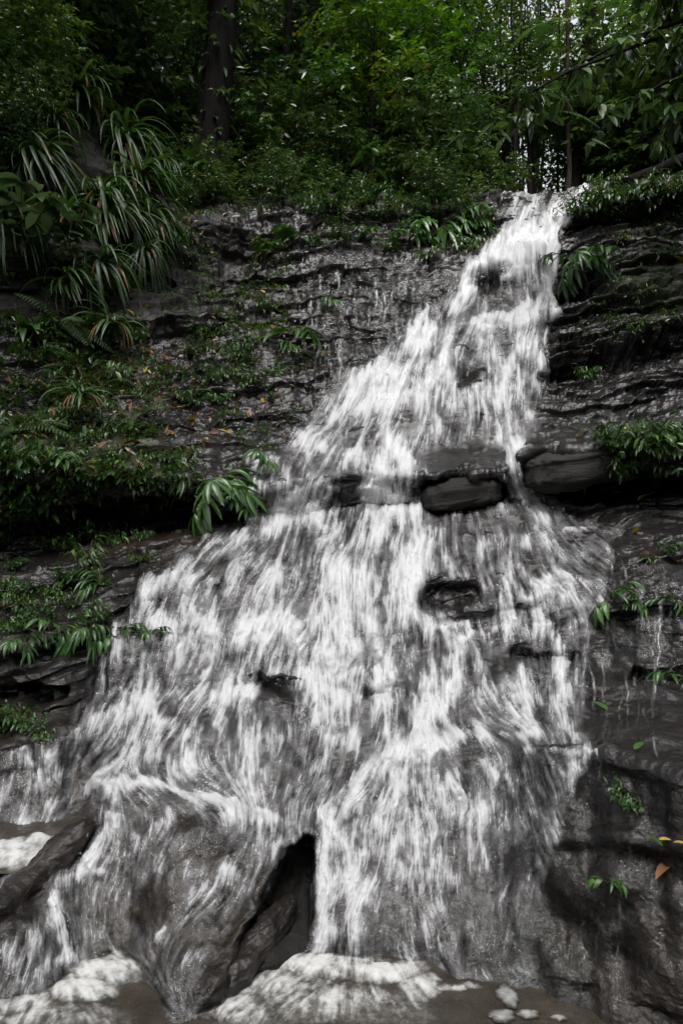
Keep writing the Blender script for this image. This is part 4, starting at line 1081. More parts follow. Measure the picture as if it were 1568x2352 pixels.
def twig_leaves(m, base, dirs, tl, per, leafL, leafW, hang=.35, tint=None):
    """leafy twigs: base points, directions; leaves alternate along each twig"""
    n = len(base)
    t = np.tile(np.linspace(.15, 1, per), (n, 1)) + rng.normal(0, .03, (n, per))
    D = dirs / (np.linalg.norm(dirs, axis=1)[:, None] + 1e-9)
    S = np.cross(D, [0, 0, 1.0]) + rng.normal(0, .15, (n, 3)); S /= np.linalg.norm(S, axis=1)[:, None]
    P = base[:, None, :] + D[:, None, :] * (t * tl)[..., None]; P[..., 2] -= (t ** 2) * tl * .25
    sg = np.where(np.arange(per) % 2 == 0, 1.0, -1.0)[None, :, None]
    LD = D[:, None, :] * .6 + S[:, None, :] * sg * .9 + rng.normal(0, .3, (n, per, 3)); LD[..., 2] -= hang
    k = n * per
    tn = None
    if tint is not None:
        tn = np.clip(np.repeat(tint, per) + rng.normal(0, .18, k), 0, 1)
    m.leaves(P.reshape(-1, 3), LD.reshape(-1, 3), leafL * rng.uniform(.6, 1.25, k), leafW * rng.uniform(.7, 1.2, k), tn)


def kind_shrub(name, H, rad, ntw, per, leafL, leafW, mat, nst=6, low=.1):
    r = empty(name, (0, 0, -50))
    m = MB(); st = MB()
    B = []; D = []; Tn = []
    for k in range(nst):
        a = 6.28 * k / nst + rng.normal(0, .4); out = rad * rng.uniform(.3, .9)
        tip = np.array([math.cos(a) * out, math.sin(a) * out, H * rng.uniform(.65, 1.0)])
        mid = tip * .5 + np.array([-math.cos(a) * out * .15, -math.sin(a) * out * .15, H * .1])
        tt = np.linspace(0, 1, 8)[:, None]
        pts = (1 - tt) ** 2 * np.array([math.cos(a) * .01, math.sin(a) * .01, -.03]) + 2 * tt * (1 - tt) * mid + tt ** 2 * tip
        pts += rng.normal(0, .02 * rad, pts.shape) * tt
        st.tube(pts, np.linspace(.018, .005, 8) * (H / 2) ** .5, 6, .5)
        q = ntw // nst
        cl = rng.random(max(3, q // 9))            # clumps along the stem
        u = np.clip(rng.choice(cl, q) * (1 - low) + low + rng.normal(0, .05, q), low, 1) * 7
        i0 = np.minimum(6, u.astype(int)); f = (u - i0)[:, None]
        c = pts[i0] * (1 - f) + pts[i0 + 1] * f
        dd = azel(q, -25, 55) + np.array([math.cos(a), math.sin(a), 0]) * .35
        ln = rng.uniform(.1, .55, q)[:, None] * rad
        B.append(c + dd * ln * .6); D.append(dd); Tn.append(rng.choice(rng.random(4), q))
    twig_leaves(m, np.concatenate(B), np.concatenate(D), leafL * per * .32, per, leafL, leafW, tint=np.concatenate(Tn))
    link('foliage', m.mesh('shrub_foliage'), mat, r)
    link('stems', st.mesh('shrub_stems'), M_BARK, r)
    return r


def kind_tree(name, H, rad, tr, cb, ntw, per, leafL, leafW, mat, bark=M_BARK, nlimb=8, lean=0.0, flat=.75):
    r = empty(name, (0, 0, -50))
    m = MB(); st = MB()
    tt = np.linspace(0, 1, 14)
    wob = np.cumsum(rng.normal(0, .012 * H / 3, (14, 2)), 0) * tt[:, None]
    tp = np.stack([wob[:, 0] + lean * H * tt ** 1.3, wob[:, 1], H * .92 * tt], 1)
    rr = tr * (1 - .75 * tt) + tr * .55 * np.exp(-tt * 22)
    st.tube(tp, rr, 10)
    B = []; D = []; Tn = []
    for k in range(nlimb):
        u = cb + (1 - cb) * (k + rng.random() * .6) / nlimb
        i = min(12, int(u * 13)); b0 = tp[i]
        a = k * 2.4 + rng.normal(0, .3)
        e = rng.uniform(.15, .7)
        L = rad * rng.uniform(.65, 1.1) * (1 - .35 * max(0, u - .6))
        q = np.linspace(0, 1, 8)[:, None]
        dirn = np.array([math.cos(a), math.sin(a), e])
        pts = b0 + dirn * L * q + np.array([0, 0, -.22 * L]) * q ** 2 + np.cumsum(rng.normal(0, .035 * L, (8, 3)), 0) * q
        st.tube(pts, np.linspace(rr[i] * .55, .006, 8), 6)
        nb = 5
        for b in range(nb):                       # secondary branches carry the leaf clumps
            v = rng.uniform(.25, 1.0) * 7; j = min(6, int(v)); c0 = pts[j] + (pts[j + 1] - pts[j]) * (v - j)
            d2 = azel(1, -20, 50)[0] + dirn * .5; l2 = L * rng.uniform(.2, .5)
            c1 = c0 + d2 * l2
            st.tube(np.stack([c0, c0 * .5 + c1 * .5 + [0, 0, .05 * l2], c1]), [.012 * tr / .1, .008 * tr / .1, .003], 4)
            n2 = max(2, ntw // (nlimb * nb))
            w = rng.random(n2)[:, None] ** .7
            cc = c0 + (c1 - c0) * w + rng.normal(0, .16 * L, (n2, 3)) * [1, 1, .6]
            B.append(cc); D.append(azel(n2, -35, 45) + d2 * .4); Tn.append(np.full(n2, rng.random()))
    twig_leaves(m, np.concatenate(B), np.concatenate(D), leafL * per * .34, per, leafL, leafW, tint=np.concatenate(Tn))
    link('crown', m.mesh('tree_crown'), mat, r)
    link('trunk', st.mesh('tree_trunk'), bark, r)
    return r


# ---------------------------------------------------------------- plants on the rocks and banks
straps = [kind_strap('strap_leaved_plant', 110, .78, .030), kind_strap('strap_leaved_plant', 80, .62, .028), kind_strap('strap_leaved_plant', 60, .45, .026, 20, 75, 2.4)]
for (px, py, k, sc, lab) in [
        (305, 375, 0, 1.0, 'large clump of long drooping strap leaves, pale tips on top, on the left bank'),
        (200, 262, 1, .95, 'upper strap-leaved clump with arching leaves on the dark left bank'),
        (335, 470, 0, .85, 'strap-leaved clump hanging in a curtain directly under the largest clump'),
        (255, 500, 1, .9, 'strap-leaved clump drooping behind the broad-leaved shrub on the left bank'),
        (345, 630, 1, .75, 'bright green fan of strap leaves at the lower right of the left bank thicket'),
        (255, 660, 1, .75, 'lower strap-leaved clump beside the bright green fan on the left bank'),
        (280, 790, 2, .7, 'small sparse strap-leaved tuft at the foot of the left bank thicket'),
        (215, 950, 2, .55, 'pale grassy tuft of narrow leaves above the left rock shelf'),
        (375, 420, 1, .8, 'strap-leaved clump at the right end of the left thicket beside the trunk'), (280, 560, 0, .7, 'dark strap-leaved clump filling the middle of the hanging curtain'), (360, 560, 1, .8, 'strap-leaved clump at the right edge of the hanging curtain'), (60, 560, 1, .7, 'shaded strap-leaved clump behind the broad pale leaves'), (190, 700, 1, .65, 'shaded strap-leaved clump low in the left bank thicket'), (150, 330, 1, .7, 'strap-leaved clump above the upright bright plant'), (120, 420, 1, .8, 'dim strap-leaved clump in the shade at the far left of the bank')]:
    put(straps[k], ground(px, py) + [0, -.25, .12], rng.uniform(0, 6.28), sc * 1.35, lab, 'plant', 'strap-leaved plants on the left bank')
up = kind_strap('upright_strap_plant', 16, .34, .032, 55, 88, .8, M_LIGHT)
put(up, ground(172, 515) + [0, -.2, 0], 0, 1.0, 'small upright bright green strap plant among the dark drooping clumps', 'plant')

br1 = kind_broad('broad_leaved_shrub', 7, .55, .26, .13, M_PALE, 8)
br2 = kind_broad('broad_leaved_seedling', 2, .18, .17, .06, M_GLOSS, 7)
put(br1, ground(90, 640) + [.05, -.45, .1], .5, 1.0, 'broad-leaved shrub with large pale glossy leaves reaching out of the left bank', 'shrub')
put(br1, ground(-10, 300) + [-.1, -.9, .2], 2.5, 1.0, 'big pale ribbed leaves pushing in at the upper left edge', 'shrub')
put(br1, ground(190, 600) + [.0, -.35, .0], 4.0, .75, 'broad-leaved shrub with smaller leaves below the pale glossy one', 'shrub')
for px, py, sc, lab in [(62, 800, 1.1, 'rosette of broad pointed leaves low on the left bank'), (10, 860, 1.0, 'broad-leaved seedling at the left edge under the rosette'), (480, 470, 1.4, 'light green broad-leaved seedling at the foot of the thickest dark trunk'),
                        (855, 425, 1.6, 'broad-leaved seedling at the forest edge left of the upper stream'), (430, 330, 1.4, 'broad-leaved seedling lit against the thickest dark trunk')]:
    p = ground(px, py) if py > 450 else at(px, py + 20, 9.3 if px > 500 else 9.2)
    if py <= 450: p[2] = max(p[2] - .5, floor_z(p[0], p[1]))
    put(br2, p + np.array([0, -.05, 0]), rng.uniform(0, 6), sc, lab, 'seedling')

ferns = [kind_fern('fern', 9, .42, 16, .09), kind_fern('fern', 7, .34, 14, .07)]
for px, py, sc, lab in [(195, 860, .9, 'feathery fern under the strap-leaved thicket'), (85, 900, .8, 'small fern low in the shade at the left bank'), (235, 900, .7, 'fern beside the pale grassy tuft'), (160, 760, .9, 'fern between the rosette and the lower strap clumps'),
                        (40, 1000, .7, 'fern at the left edge above the mossy shelf'), (330, 960, .5, 'little fern on the rock above the left shelf')]:
    put(ferns[int(px) % 2], ground(px, py) + [0, -.03, .02], rng.uniform(0, 6), sc, lab, 'fern', 'ferns on the left bank')

pal = [kind_palmlet('palm_seedling', 8, .26, .20, .040, 4), kind_palmlet('palm_seedling', 6, .22, .16, .034, 4), kind_palmlet('palm_seedling', 4, .16, .13, .03, 3)]
for px, py, k, sc, lab in [
        (500, 1135, 0, .72, 'large palm seedling with long glossy leaflets on the ledge left of the falls'), (565, 1150, 1, .6, 'palm seedling leaning into the water beside the large one'), (430, 1115, 1, .62, 'palm seedling with two bright leaves at the left of the large one'),
        (190, 1340, 1, .42, 'palm seedling hanging below the left ledge above the rocky step'), (235, 1350, 1, .5, 'palm seedling at the right of the pair below the left ledge'), (130, 1455, 0, .36, 'palm seedling spread along the lower left ledge'), (205, 1460, 0, .33, 'palm seedling at the water edge on the lower left ledge'), (60, 1475, 0, .36, 'palm seedling with long leaflets at the far left of the lower ledge'),
        (272, 1470, 2, .6, 'small palm seedling drooping in the falling water near the lower ledge'), (352, 1462, 2, .4, 'tiny palm sprig standing in the white water'), (670, 775, 1, 1.25, 'palm seedling hanging on the bare rock left of the falls'), (690, 820, 2, 1.1, 'small palm seedling just below the hanging one'),
        (775, 705, 2, .9, 'narrow-leaved sprig on the bare rock nearer the falls'), (1000, 545, 0, 1.15, 'palm seedling with white-shining leaves near the upper stream'), (940, 560, 1, 1.1, 'palm seedling left of the white-shining one'), (865, 545, 1, 1.0, 'palm seedling on the upper ledge by the thin rivulets'), (1085, 530, 1, 1.1, 'palm seedling right beside the top of the falls'),
        (1312, 610, 0, .95, 'dark glossy palm seedling drooping beside the upper right of the falls'), (1345, 615, 1, .9, 'palm seedling behind the dark glossy drooping one'), (1550, 1570, 0, .36, 'bright palm seedling at the right edge above the lower rock'), (1460, 1395, 1, .36, 'dark palm seedling over the wet right-hand rock'), (1400, 1390, 2, .6, 'small dark sprig left of the seedling on the wet right-hand rock'), (1535, 1390, 1, .36, 'palm seedling at the right edge over the wet rock'),
        (1385, 2030, 2, .25, 'tiny bright sprig on the low right rock face'), (605, 1075, 2, .9, 'small sprig in the spray over the middle ledge'), (630, 585, 1, .8, 'pale sprig on the dark upper left rock'), (690, 545, 1, .9, 'pointed sprig on the upper rock shelf'), (375, 540, 2, 1.2, 'sprig at the edge of the dark hollow')]:
    put(pal[k], ground(px, py) + [0, -.03, .02], rng.uniform(0, 6), sc, lab, 'seedling', 'palm seedlings on the wet rock')

herbs = [kind_herb('herb_clump', 140, .26, .16, .075, .022), kind_herb('herb_clump', 110, .22, .12, .06, .02), kind_herb('herb_clump', 90, .20, .14, .08, .02, M_MID)]
def herbrow(pts, noun, where, group):
    row(herbs, [(a, b, None, c) for a, b, c in pts], noun, where, 'herb', group, 0.0)
herbrow([(20, 1075, 1.0), (70, 1090, .9), (130, 1110, 1.0), (190, 1105, .9), (245, 1115, 1.0), (300, 1120, .9), (350, 1118, .9), (400, 1105, .8), (425, 1060, .7)], 'glossy herb clump', 'along the top of the left overhanging ledge', 'herbs on the left ledge')
herbrow([(30, 1180, 1.0), (90, 1200, 1.0), (150, 1190, .9), (205, 1230, .8), (260, 1190, .7), (330, 1170, .6)], 'hanging herb clump', 'under the left overhanging ledge', 'herbs under the left ledge')
herbrow([(15, 1000, .9), (80, 985, .9), (150, 975, .9), (230, 985, .8), (300, 995, .7), (350, 985, .6)], 'low herb clump', 'on the mossy slope above the left ledge', 'herbs above the left ledge')
herbrow([(20, 920, .9), (110, 930, .9), (200, 830, .9), (270, 860, .8), (120, 820, .9), (40, 760, .9), (330, 900, .6), (370, 860, .6)], 'dim herb clump', 'in the shade below the strap-leaved thicket', 'herbs in the bank shade')
herbrow([(10, 1370, .5), (45, 1380, .4), (80, 1350, .5), (115, 1365, .4), (140, 1330, .5), (160, 1260, .5), (60, 1420, .4), (20, 1440, .5)], 'small herb clump', 'on the dark face between the two left ledges', 'herbs between the left ledges')
herbrow([(15, 1640, .4), (40, 1650, .35), (60, 1670, .4), (85, 1690, .3), (105, 1695, .25), (10, 1680, .35)], 'bright herb clump', 'on the low black rock at the left edge', 'herbs on the low left rock')
herbrow([(430, 820, .8), (490, 810, .8), (470, 880, .9), (530, 870, .8), (590, 890, .7), (640, 860, .6), (560, 820, .6), (500, 920, .6), (545, 700, .6), (590, 690, .5)], 'ragged herb clump', 'in the plant patch on the left rock face', 'herbs on the left rock face')
herbrow([(760, 480, .9), (830, 475, .8), (900, 478, .9), (960, 490, 1.1), (1010, 500, 1.2), (1060, 500, 1.3), (1100, 515, 1.1), (1120, 555, .9), (1060, 575, .9), (980, 590, .8), (900, 575, .8)], 'leafy herb clump', 'on the shelf left of the top of the falls', 'herbs by the crest')
herbrow([(1305, 500, 1.0), (1340, 490, 1.1), (1380, 475, 1.1), (1420, 470, 1.0), (1460, 460, 1.1), (1500, 455, 1.1), (1545, 450, 1.2), (1590, 445, 1.2)], 'green herb clump', 'along the bank right of the upper stream', 'herbs on the upper right bank')
herbrow([(1420, 560, .6), (1480, 600, .6), (1540, 580, .6), (1400, 650, .5), (1350, 870, .5), (1460, 760, .5), (1530, 720, .6)], 'mossy herb clump', 'on the layered rock right of the falls', 'herbs on the right rock')
herbrow([(1400, 1030, .8), (1440, 1045, .8), (1480, 1040, .9), (1520, 1030, .9), (1560, 1050, .9), (1500, 1080, .8), (1440, 1080, .7)], 'dark shiny herb clump', 'on the black boulder right of the falls', 'herbs on the right boulder')
herbrow([(1430, 1835, .24), (1460, 1850, .2), (1490, 1290, .3), (1530, 1270, .35)], 'tiny herb tuft', 'on the wet lower right rock', 'herbs on the lower right rock')

def scatter(n, x0, x1, y0, y1, s0, s1, noun, where, group, minsep=18):
    pts_ = []; tr_ = 0
    while len(pts_) < n and tr_ < 900:
        tr_ += 1
        p_ = (rng.uniform(x0, x1), rng.uniform(y0, y1))
        if sample(dens, np.array([p_[0]]), np.array([p_[1]]))[0] > .05 and p_[1] > 400: continue
        if min([math.hypot(p_[0] - q_[0], p_[1] - q_[1]) for q_ in pts_] + [99]) < minsep: continue
        pts_.append((*p_, rng.uniform(s0, s1)))
    herbrow(pts_, noun, where, group)
scatter(16, -30, 420, 1050, 1130, .45, .95, 'leafy tuft', 'crowding the top edge of the left ledge', 'tufts on the left ledge')
scatter(24, -30, 330, 1130, 1290, .35, .8, 'drooping tuft', 'hanging down the face of the left ledge', 'tufts on the left ledge face', 22)
scatter(15, -30, 420, 900, 1050, .4, .8, 'small green tuft', 'on the slope between thicket and left ledge', 'tufts on the left slope', 22)
scatter(16, -30, 330, 720, 900, .6, 1.1, 'shaded tuft', 'under the strap-leaved thicket', 'tufts in the bank shade', 24)
scatter(16, -30, 240, 1300, 1480, .25, .5, 'small wet tuft', 'on the rocks above the lower left ledge', 'tufts by the lower left ledge', 18)
scatter(18, 420, 640, 700, 930, .4, .8, 'scrubby tuft', 'in the plant patch left of the falls', 'tufts on the left rock face', 20)
scatter(20, 700, 1130, 455, 580, .6, 1.1, 'shiny tuft', 'on the rock shelf under the forest edge', 'tufts on the rock shelf', 24)
scatter(24, 1300, 1640, 415, 510, .7, 1.2, 'fresh green tuft', 'on the bank below the fallen log', 'tufts below the log', 20)
scatter(12, 1390, 1640, 1000, 1100, .5, .9, 'glossy dark tuft', 'covering the black boulder right of the falls', 'tufts on the right boulder', 20)

# creeping ground cover of tiny leaves on the banks
gc_m = np.clip(1.0 * blob(PXr, PYr, 120, 1090, 330, 60) + .9 * blob(PXr, PYr, 80, 940, 330, 130) + .9 * blob(PXr, PYr, 520, 850, 150, 90) + .5 * blob(PXr, PYr, 120, 600, 330, 300) + .9 * blob(PXr, PYr, 1450, 470, 200, 40) + .6 * blob(PXr, PYr, 1480, 1040, 120, 50) + .6 * blob(PXr, PYr, 950, 500, 220, 40) + .5 * blob(PXr, PYr, 90, 1370, 180, 80) + .35 * blob(PXr, PYr, 1480, 640, 150, 120) + .4 * blob(PXr, PYr, 600, 620, 200, 150), 0, 1)
gc_m = gc_m * sstep(.0, .3, fbm(X * 3, Yv * 3, Z * 3, 4, 411)) * (dn < .04) * (PXr > -85) * (PXr < 1655) * (PYr > 385) * (np.arange(NR)[:, None] > i_contact)
w_ = (gc_m * Yv * Yv).ravel().astype(np.float64); w_ /= w_.sum()
ix = rng.choice(len(w_), 20000, p=w_)
NRM = normals(ROCK).reshape(-1, 3)
gm = MB()
gd = NRM[ix] * .7 + rng.normal(0, .6, (len(ix), 3)) + np.array([0, -.2, -.15])
gm.leaves(ROCK.reshape(-1, 3)[ix] + NRM[ix] * .01, gd, rng.uniform(.02, .065, len(ix)), rng.uniform(.008, .026, len(ix)), np.clip(rng.normal(.45, .25, len(ix)), 0, 1))
o = link('ground_cover', gm.mesh('ground_cover'), M_MID); o['kind'] = 'stuff'; o['label'] = 'tiny creeping leaves covering the rocky banks'

lit_m = np.clip(1.0 * blob(PXr, PYr, 230, 950, 220, 110) + .6 * blob(PXr, PYr, 300, 820, 120, 90) + .5 * blob(PXr, PYr, 120, 1060, 250, 60) + .25 * blob(PXr, PYr, 560, 820, 160, 130) + .3 * blob(PXr, PYr, 1480, 480, 150, 50) + .25 * blob(PXr, PYr, 1480, 1140, 120, 40) + .5 * blob(PXr, PYr, 420, 520, 120, 50), 0, 1) * (dn < .03) * (PXr > -85) * (PXr < 1655) * (PYr > 385) * (np.arange(NR)[:, None] > i_contact)
w_ = (lit_m * Yv * Yv).ravel().astype(np.float64); w_ /= w_.sum()
ix = rng.choice(len(w_), 900, p=w_)
for nm_, mt_, sl in (('leaf_litter', M_BRN, ix[:650]), ('leaf_litter', M_YEL, ix[650:760])):
    gm = MB(); gd = NRM[sl] * .25 + rng.normal(0, .6, (len(sl), 3)) + np.array([0, 0, -.2])
    gm.leaves(ROCK.reshape(-1, 3)[sl] + NRM[sl] * .012, gd, rng.uniform(.05, .13, len(sl)), rng.uniform(.02, .05, len(sl)), None, .18, NRM[sl] + rng.normal(0, .3, (len(sl), 3)))
    o = link(nm_, gm.mesh(nm_), mt_); o['kind'] = 'stuff'; o['label'] = 'brown and yellow dead leaves littering the banks'

# fallen leaves lying on the wet rock
def kind_leaf(name, mat, curl, L=.13, Wd=.05):
    m = MB()
    m.strips([[0, -L / 2, .01]], [[0, 1, .25]], L, Wd, curl, 7, 'ovate', .25, tint=.5, twist=0)
    me = m.mesh('fallen_leaf')
    o = link(name, me, mat)
    o.location = (0, 0, -50)
    return o
lf_y = kind_leaf('fallen_leaf', M_YEL, .7); lf_b = kind_leaf('fallen_leaf', M_BRN, 1.0); lf_g = kind_leaf('fallen_leaf', M_LIGHT, .5)
curled = kind_leaf('fallen_leaf', M_BRN, 1.6, .19, .055)
_lf = set()
def fallen(proto, px, py, sc, lab, rot=None):
    p = ground(px, py)
    sc = sc * float(np.interp(p[1], [2.5, 3.5, 5, 8.5], [.5, .5, .85, .8]))
    o = proto if proto.name not in _lf else proto.copy()
    if proto.name in _lf: COL.objects.link(o)
    _lf.add(proto.name)
    o.location = p + np.array([0, -.03, .012]); o.scale = (sc, sc, sc)
    o.rotation_euler = (rng.uniform(.1, .7), rng.uniform(-.4, .4), rng.uniform(0, 6.28) if rot is None else rot)
    tag(o, lab, 'leaf', 'fallen leaves on the rocks')
for a in [(lf_y, 1392, 1128, 1.3, 'yellow fallen leaf, left of a pair under the right boulder'), (lf_y, 1414, 1137, 1.0, 'pale yellow fallen leaf, right of the pair under the right boulder'), (lf_y, 1475, 1146, 1.1, 'clear yellow fallen leaf on the dark shelf under the right boulder'), (lf_y, 1496, 1137, .8, 'small yellow fallen leaf touching the clear yellow one'),
          (lf_y, 1440, 990, 1.0, 'yellow leaf stuck upright on top of the right boulder'), (lf_y, 1455, 1222, .9, 'yellow-green leaf at the right end of the white spray line'), (lf_y, 447, 968, 1.3, 'long yellow leaf on the rock above the left shelf'), (lf_y, 516, 997, 1.1, 'yellow leaf near the water edge on the left shelf'),
          (lf_y, 472, 1012, .8, 'small orange-yellow leaf on the left shelf'), (lf_y, 545, 937, .8, 'yellow leaf below the plant patch on the left rock face'), (lf_y, 585, 768, 1.2, 'tall yellow leaf in the plant patch on the left rock face'), (lf_y, 601, 675, 1.1, 'yellow leaf on the upper left rock face'), (lf_y, 628, 657, 1.0, 'yellow leaf right above the one on the upper left rock face'),
          (lf_y, 712, 495, 1.2, 'orange-yellow leaf on the shelf edge under the forest'), (lf_y, 1490, 478, 1.3, 'yellow leaf on the bank right of the upper stream'), (lf_y, 1556, 603, 1.5, 'large yellow leaf at the right edge on the layered rock'), (lf_y, 1432, 548, .9, 'small yellow leaf on the top layer of the right rock'), (lf_y, 1330, 1000, .8, 'orange leaf at the left end of the right boulder'),
          (lf_g, 1372, 1625, 1.1, 'yellow-green leaf caught on the rock beside the falling rivulets'), (lf_g, 1458, 1716, .9, 'yellow-green leaf on the lower right ledge'), (lf_g, 1490, 1930, .9, 'green leaf on the wet ledge by the brown curled leaf'), (lf_y, 1516, 1927, .55, 'small yellow leaf piece just above the brown curled leaf'), (lf_y, 1548, 1935, .6, 'yellow leaf piece at the right edge on the wet ledge'),
          (curled, 1512, 1985, 1.1, 'large brown curled ribbed leaf on the lower right rock'), (lf_b, 1550, 1290, 1.3, 'brown leaf at the right edge over the wet slab'), (lf_b, 1562, 1822, .9, 'orange-brown leaf at the right edge of the low rock'), (lf_b, 305, 1022, 1.5, 'long red-brown leaf on the mossy left shelf'), (lf_b, 152, 1060, 1.3, 'brown leaf among the herbs at the left shelf'),
          (lf_b, 28, 1395, 1.2, 'red-brown leaf hanging at the left edge'), (lf_b, 268, 800, 1.3, 'brown leaf at the foot of the strap-leaved thicket'), (lf_b, 530, 850, 1.0, 'brown leaf in the plant patch on the left rock face'), (lf_y, 360, 870, .9, 'dull yellow leaf low on the left bank')]:
    fallen(*a)

# ---------------------------------------------------------------- forest behind the crest
sh = [kind_shrub('understory_shrub', 1.6, 1.0, 200, 9, .11, .05, M_DARK), kind_shrub('understory_shrub', 2.2, 1.2, 260, 9, .13, .055, M_DARK, 7), kind_shrub('understory_shrub', 1.2, .9, 160, 9, .09, .04, M_MID)]
row(sh, [(x, None, 10.6 + .9 * rng.random(), .55 + .5 * rng.random()) for x in np.linspace(400, 1130, 13)], 'low dark shrub', 'along the forest edge behind the shelf', 'shrub', 'shrubs along the forest edge')
bigsh = [kind_shrub('tall_shrub', 3.6, 1.6, 620, 10, .13, .055, M_DARK, 9, .05), kind_shrub('tall_shrub', 3.0, 1.4, 520, 10, .10, .045, M_DARK, 8, .05), kind_shrub('tall_shrub', 3.4, 1.5, 560, 9, .16, .07, M_MID, 8, .1)]
row(bigsh, [(x, None, y, s_) for x, y, s_ in [(-120, 8.6, 1.0), (-20, 9.0, 1.1), (70, 8.8, 1.0), (160, 9.2, 1.15), (230, 9.6, 1.0), (330, 10.6, 1.0), (400, 11.4, 1.1)]], 'tall glossy-leaved shrub', 'in the thicket above the strap-leaved plants', 'shrub', 'shrubs of the left thicket')
row(bigsh, [(x, None, y, s_) for x, y, s_ in [(560, 12.2, 1.0), (640, 12.8, 1.2), (720, 12.3, 1.0), (800, 13.2, 1.2), (880, 12.5, 1.0), (960, 13.2, 1.1), (1040, 12.6, .9), (1110, 13.6, 1.0)]], 'tall dark shrub', 'in the forest behind the rock shelf', 'shrub', 'shrubs of the middle forest')
row([bigsh[2], bigsh[1]], [(x, None, y, s_) for x, y, s_ in [(1380, 12.4, .9), (1450, 11.6, 1.0), (1520, 11.2, 1.1), (1600, 10.8, 1.2), (1680, 10.4, 1.2), (1410, 14.5, 1.2), (1540, 14.0, 1.2)]], 'leafy shrub', 'on the slope above the fallen log at right', 'shrub', 'shrubs above the log')

for i_, (px, py, sc_p) in enumerate([(-60, 330, .5), (-30, 430, .45), (15, 300, .5), (50, 400, .4), (90, 285, .45)]):
    put(bigsh[i_ % 3], ground(px, py) + [0, -.1, -.05], rng.uniform(0, 6), sc_p, ORD[i_] + ' leafy bush crowning the left bank behind the strap leaves', 'shrub', 'bushes on the left bank top')

ut = [kind_tree('understory_tree', 6.5, 1.9, .055, .28, 520, 9, .14, .06, M_DARK, M_BARK, 12), kind_tree('understory_tree', 7.5, 2.2, .07, .30, 560, 9, .13, .055, M_MID, M_BARK, 12), kind_tree('understory_tree', 5.6, 1.7, .05, .22, 480, 9, .12, .055, M_DARK, M_BARKP, 11)]
row(ut, [(x, None, y, s_) for x, y, s_ in [(-180, 10.5, 1.0), (-60, 11.5, 1.1), (60, 11.8, 1.0), (190, 12.2, 1.1), (330, 13, 1.0), (420, 14.0, 1.1), (560, 14.2, 1.0), (660, 15.0, 1.1), (740, 14.4, 1.0), (860, 15.2, 1.1), (950, 16, 1.0), (1040, 15.2, 1.0), (1110, 17, 1.0)]], 'small leafy tree', 'in the dark forest left of the sky gaps', 'tree', 'small trees of the forest')
bt = kind_tree('bright_leaved_tree', 6.2, 1.9, .05, .50, 420, 8, .17, .075, M_LIGHT, M_BARK, 10)
put(bt, fl(850, 10.9), 1.0, .66, 'bright yellow-green leaved tree leaning out at the top middle', 'tree', 'bright-leaved trees')
put(bt, fl(960, 11.8), 3.0, .72, 'bright-leaved tree behind and right of the yellow-green one', 'tree', 'bright-leaved trees')
rt = [kind_tree('slender_tree', 8.5, 2.2,   .07, .35, 240, 9, .15, .065, M_MID, M_BARK, 11), kind_tree('slender_tree', 8.0, 2.0, .06, .30, 220, 9, .14, .06, M_LIGHT, M_BARKP, 10)]
row(rt, [(x, None, y, s_) for x, y, s_ in [(1180, 19, 1.0), (1230, 16.5, .9), (1300, 24, .9), (1360, 17.5, 1.0), (1430, 20, 1.1), (1500, 16, 1.0), (1580, 18, 1.1), (1660, 15, 1.0)]], 'slender light-crowned tree', 'in the brighter forest at right', 'tree', 'slender trees at right')

# bare straight saplings in the middle distance
pol = []
for k in range(3):
    r_ = empty('sapling_pole', (0, 0, -50)); st = MB(); m = MB()
    z = np.linspace(0, 5.5, 10); pts = np.stack([np.cumsum(rng.normal(0, .035, 10)), np.cumsum(rng.normal(0, .035, 10)), z], 1)
    st.tube(pts, np.linspace(.035, .012, 10), 7)
    q = 26; tt = rng.uniform(3, 9, q); i0 = np.minimum(8, tt.astype(int))
    twig_leaves(m, pts[i0] + (pts[i0 + 1] - pts[i0]) * (tt - i0)[:, None], azel(q, -20, 40), .5, 8, .13, .055)
    link('crown', m.mesh('sapling_crown'), M_MID, r_); link('trunk', st.mesh('sapling_trunk'), [M_BARK, M_BARKP, M_BARK][k], r_)
    pol.append(r_)
row(pol, [(x + rng.normal(0, 8), None, rng.uniform(11.5, 15.5), rng.uniform(.8, 1.3)) for x in list(np.linspace(560, 1110, 14)) + list(np.linspace(1150, 1290, 9))], 'thin bare sapling', 'among the forest stems behind the stream', 'sapling', 'thin saplings')

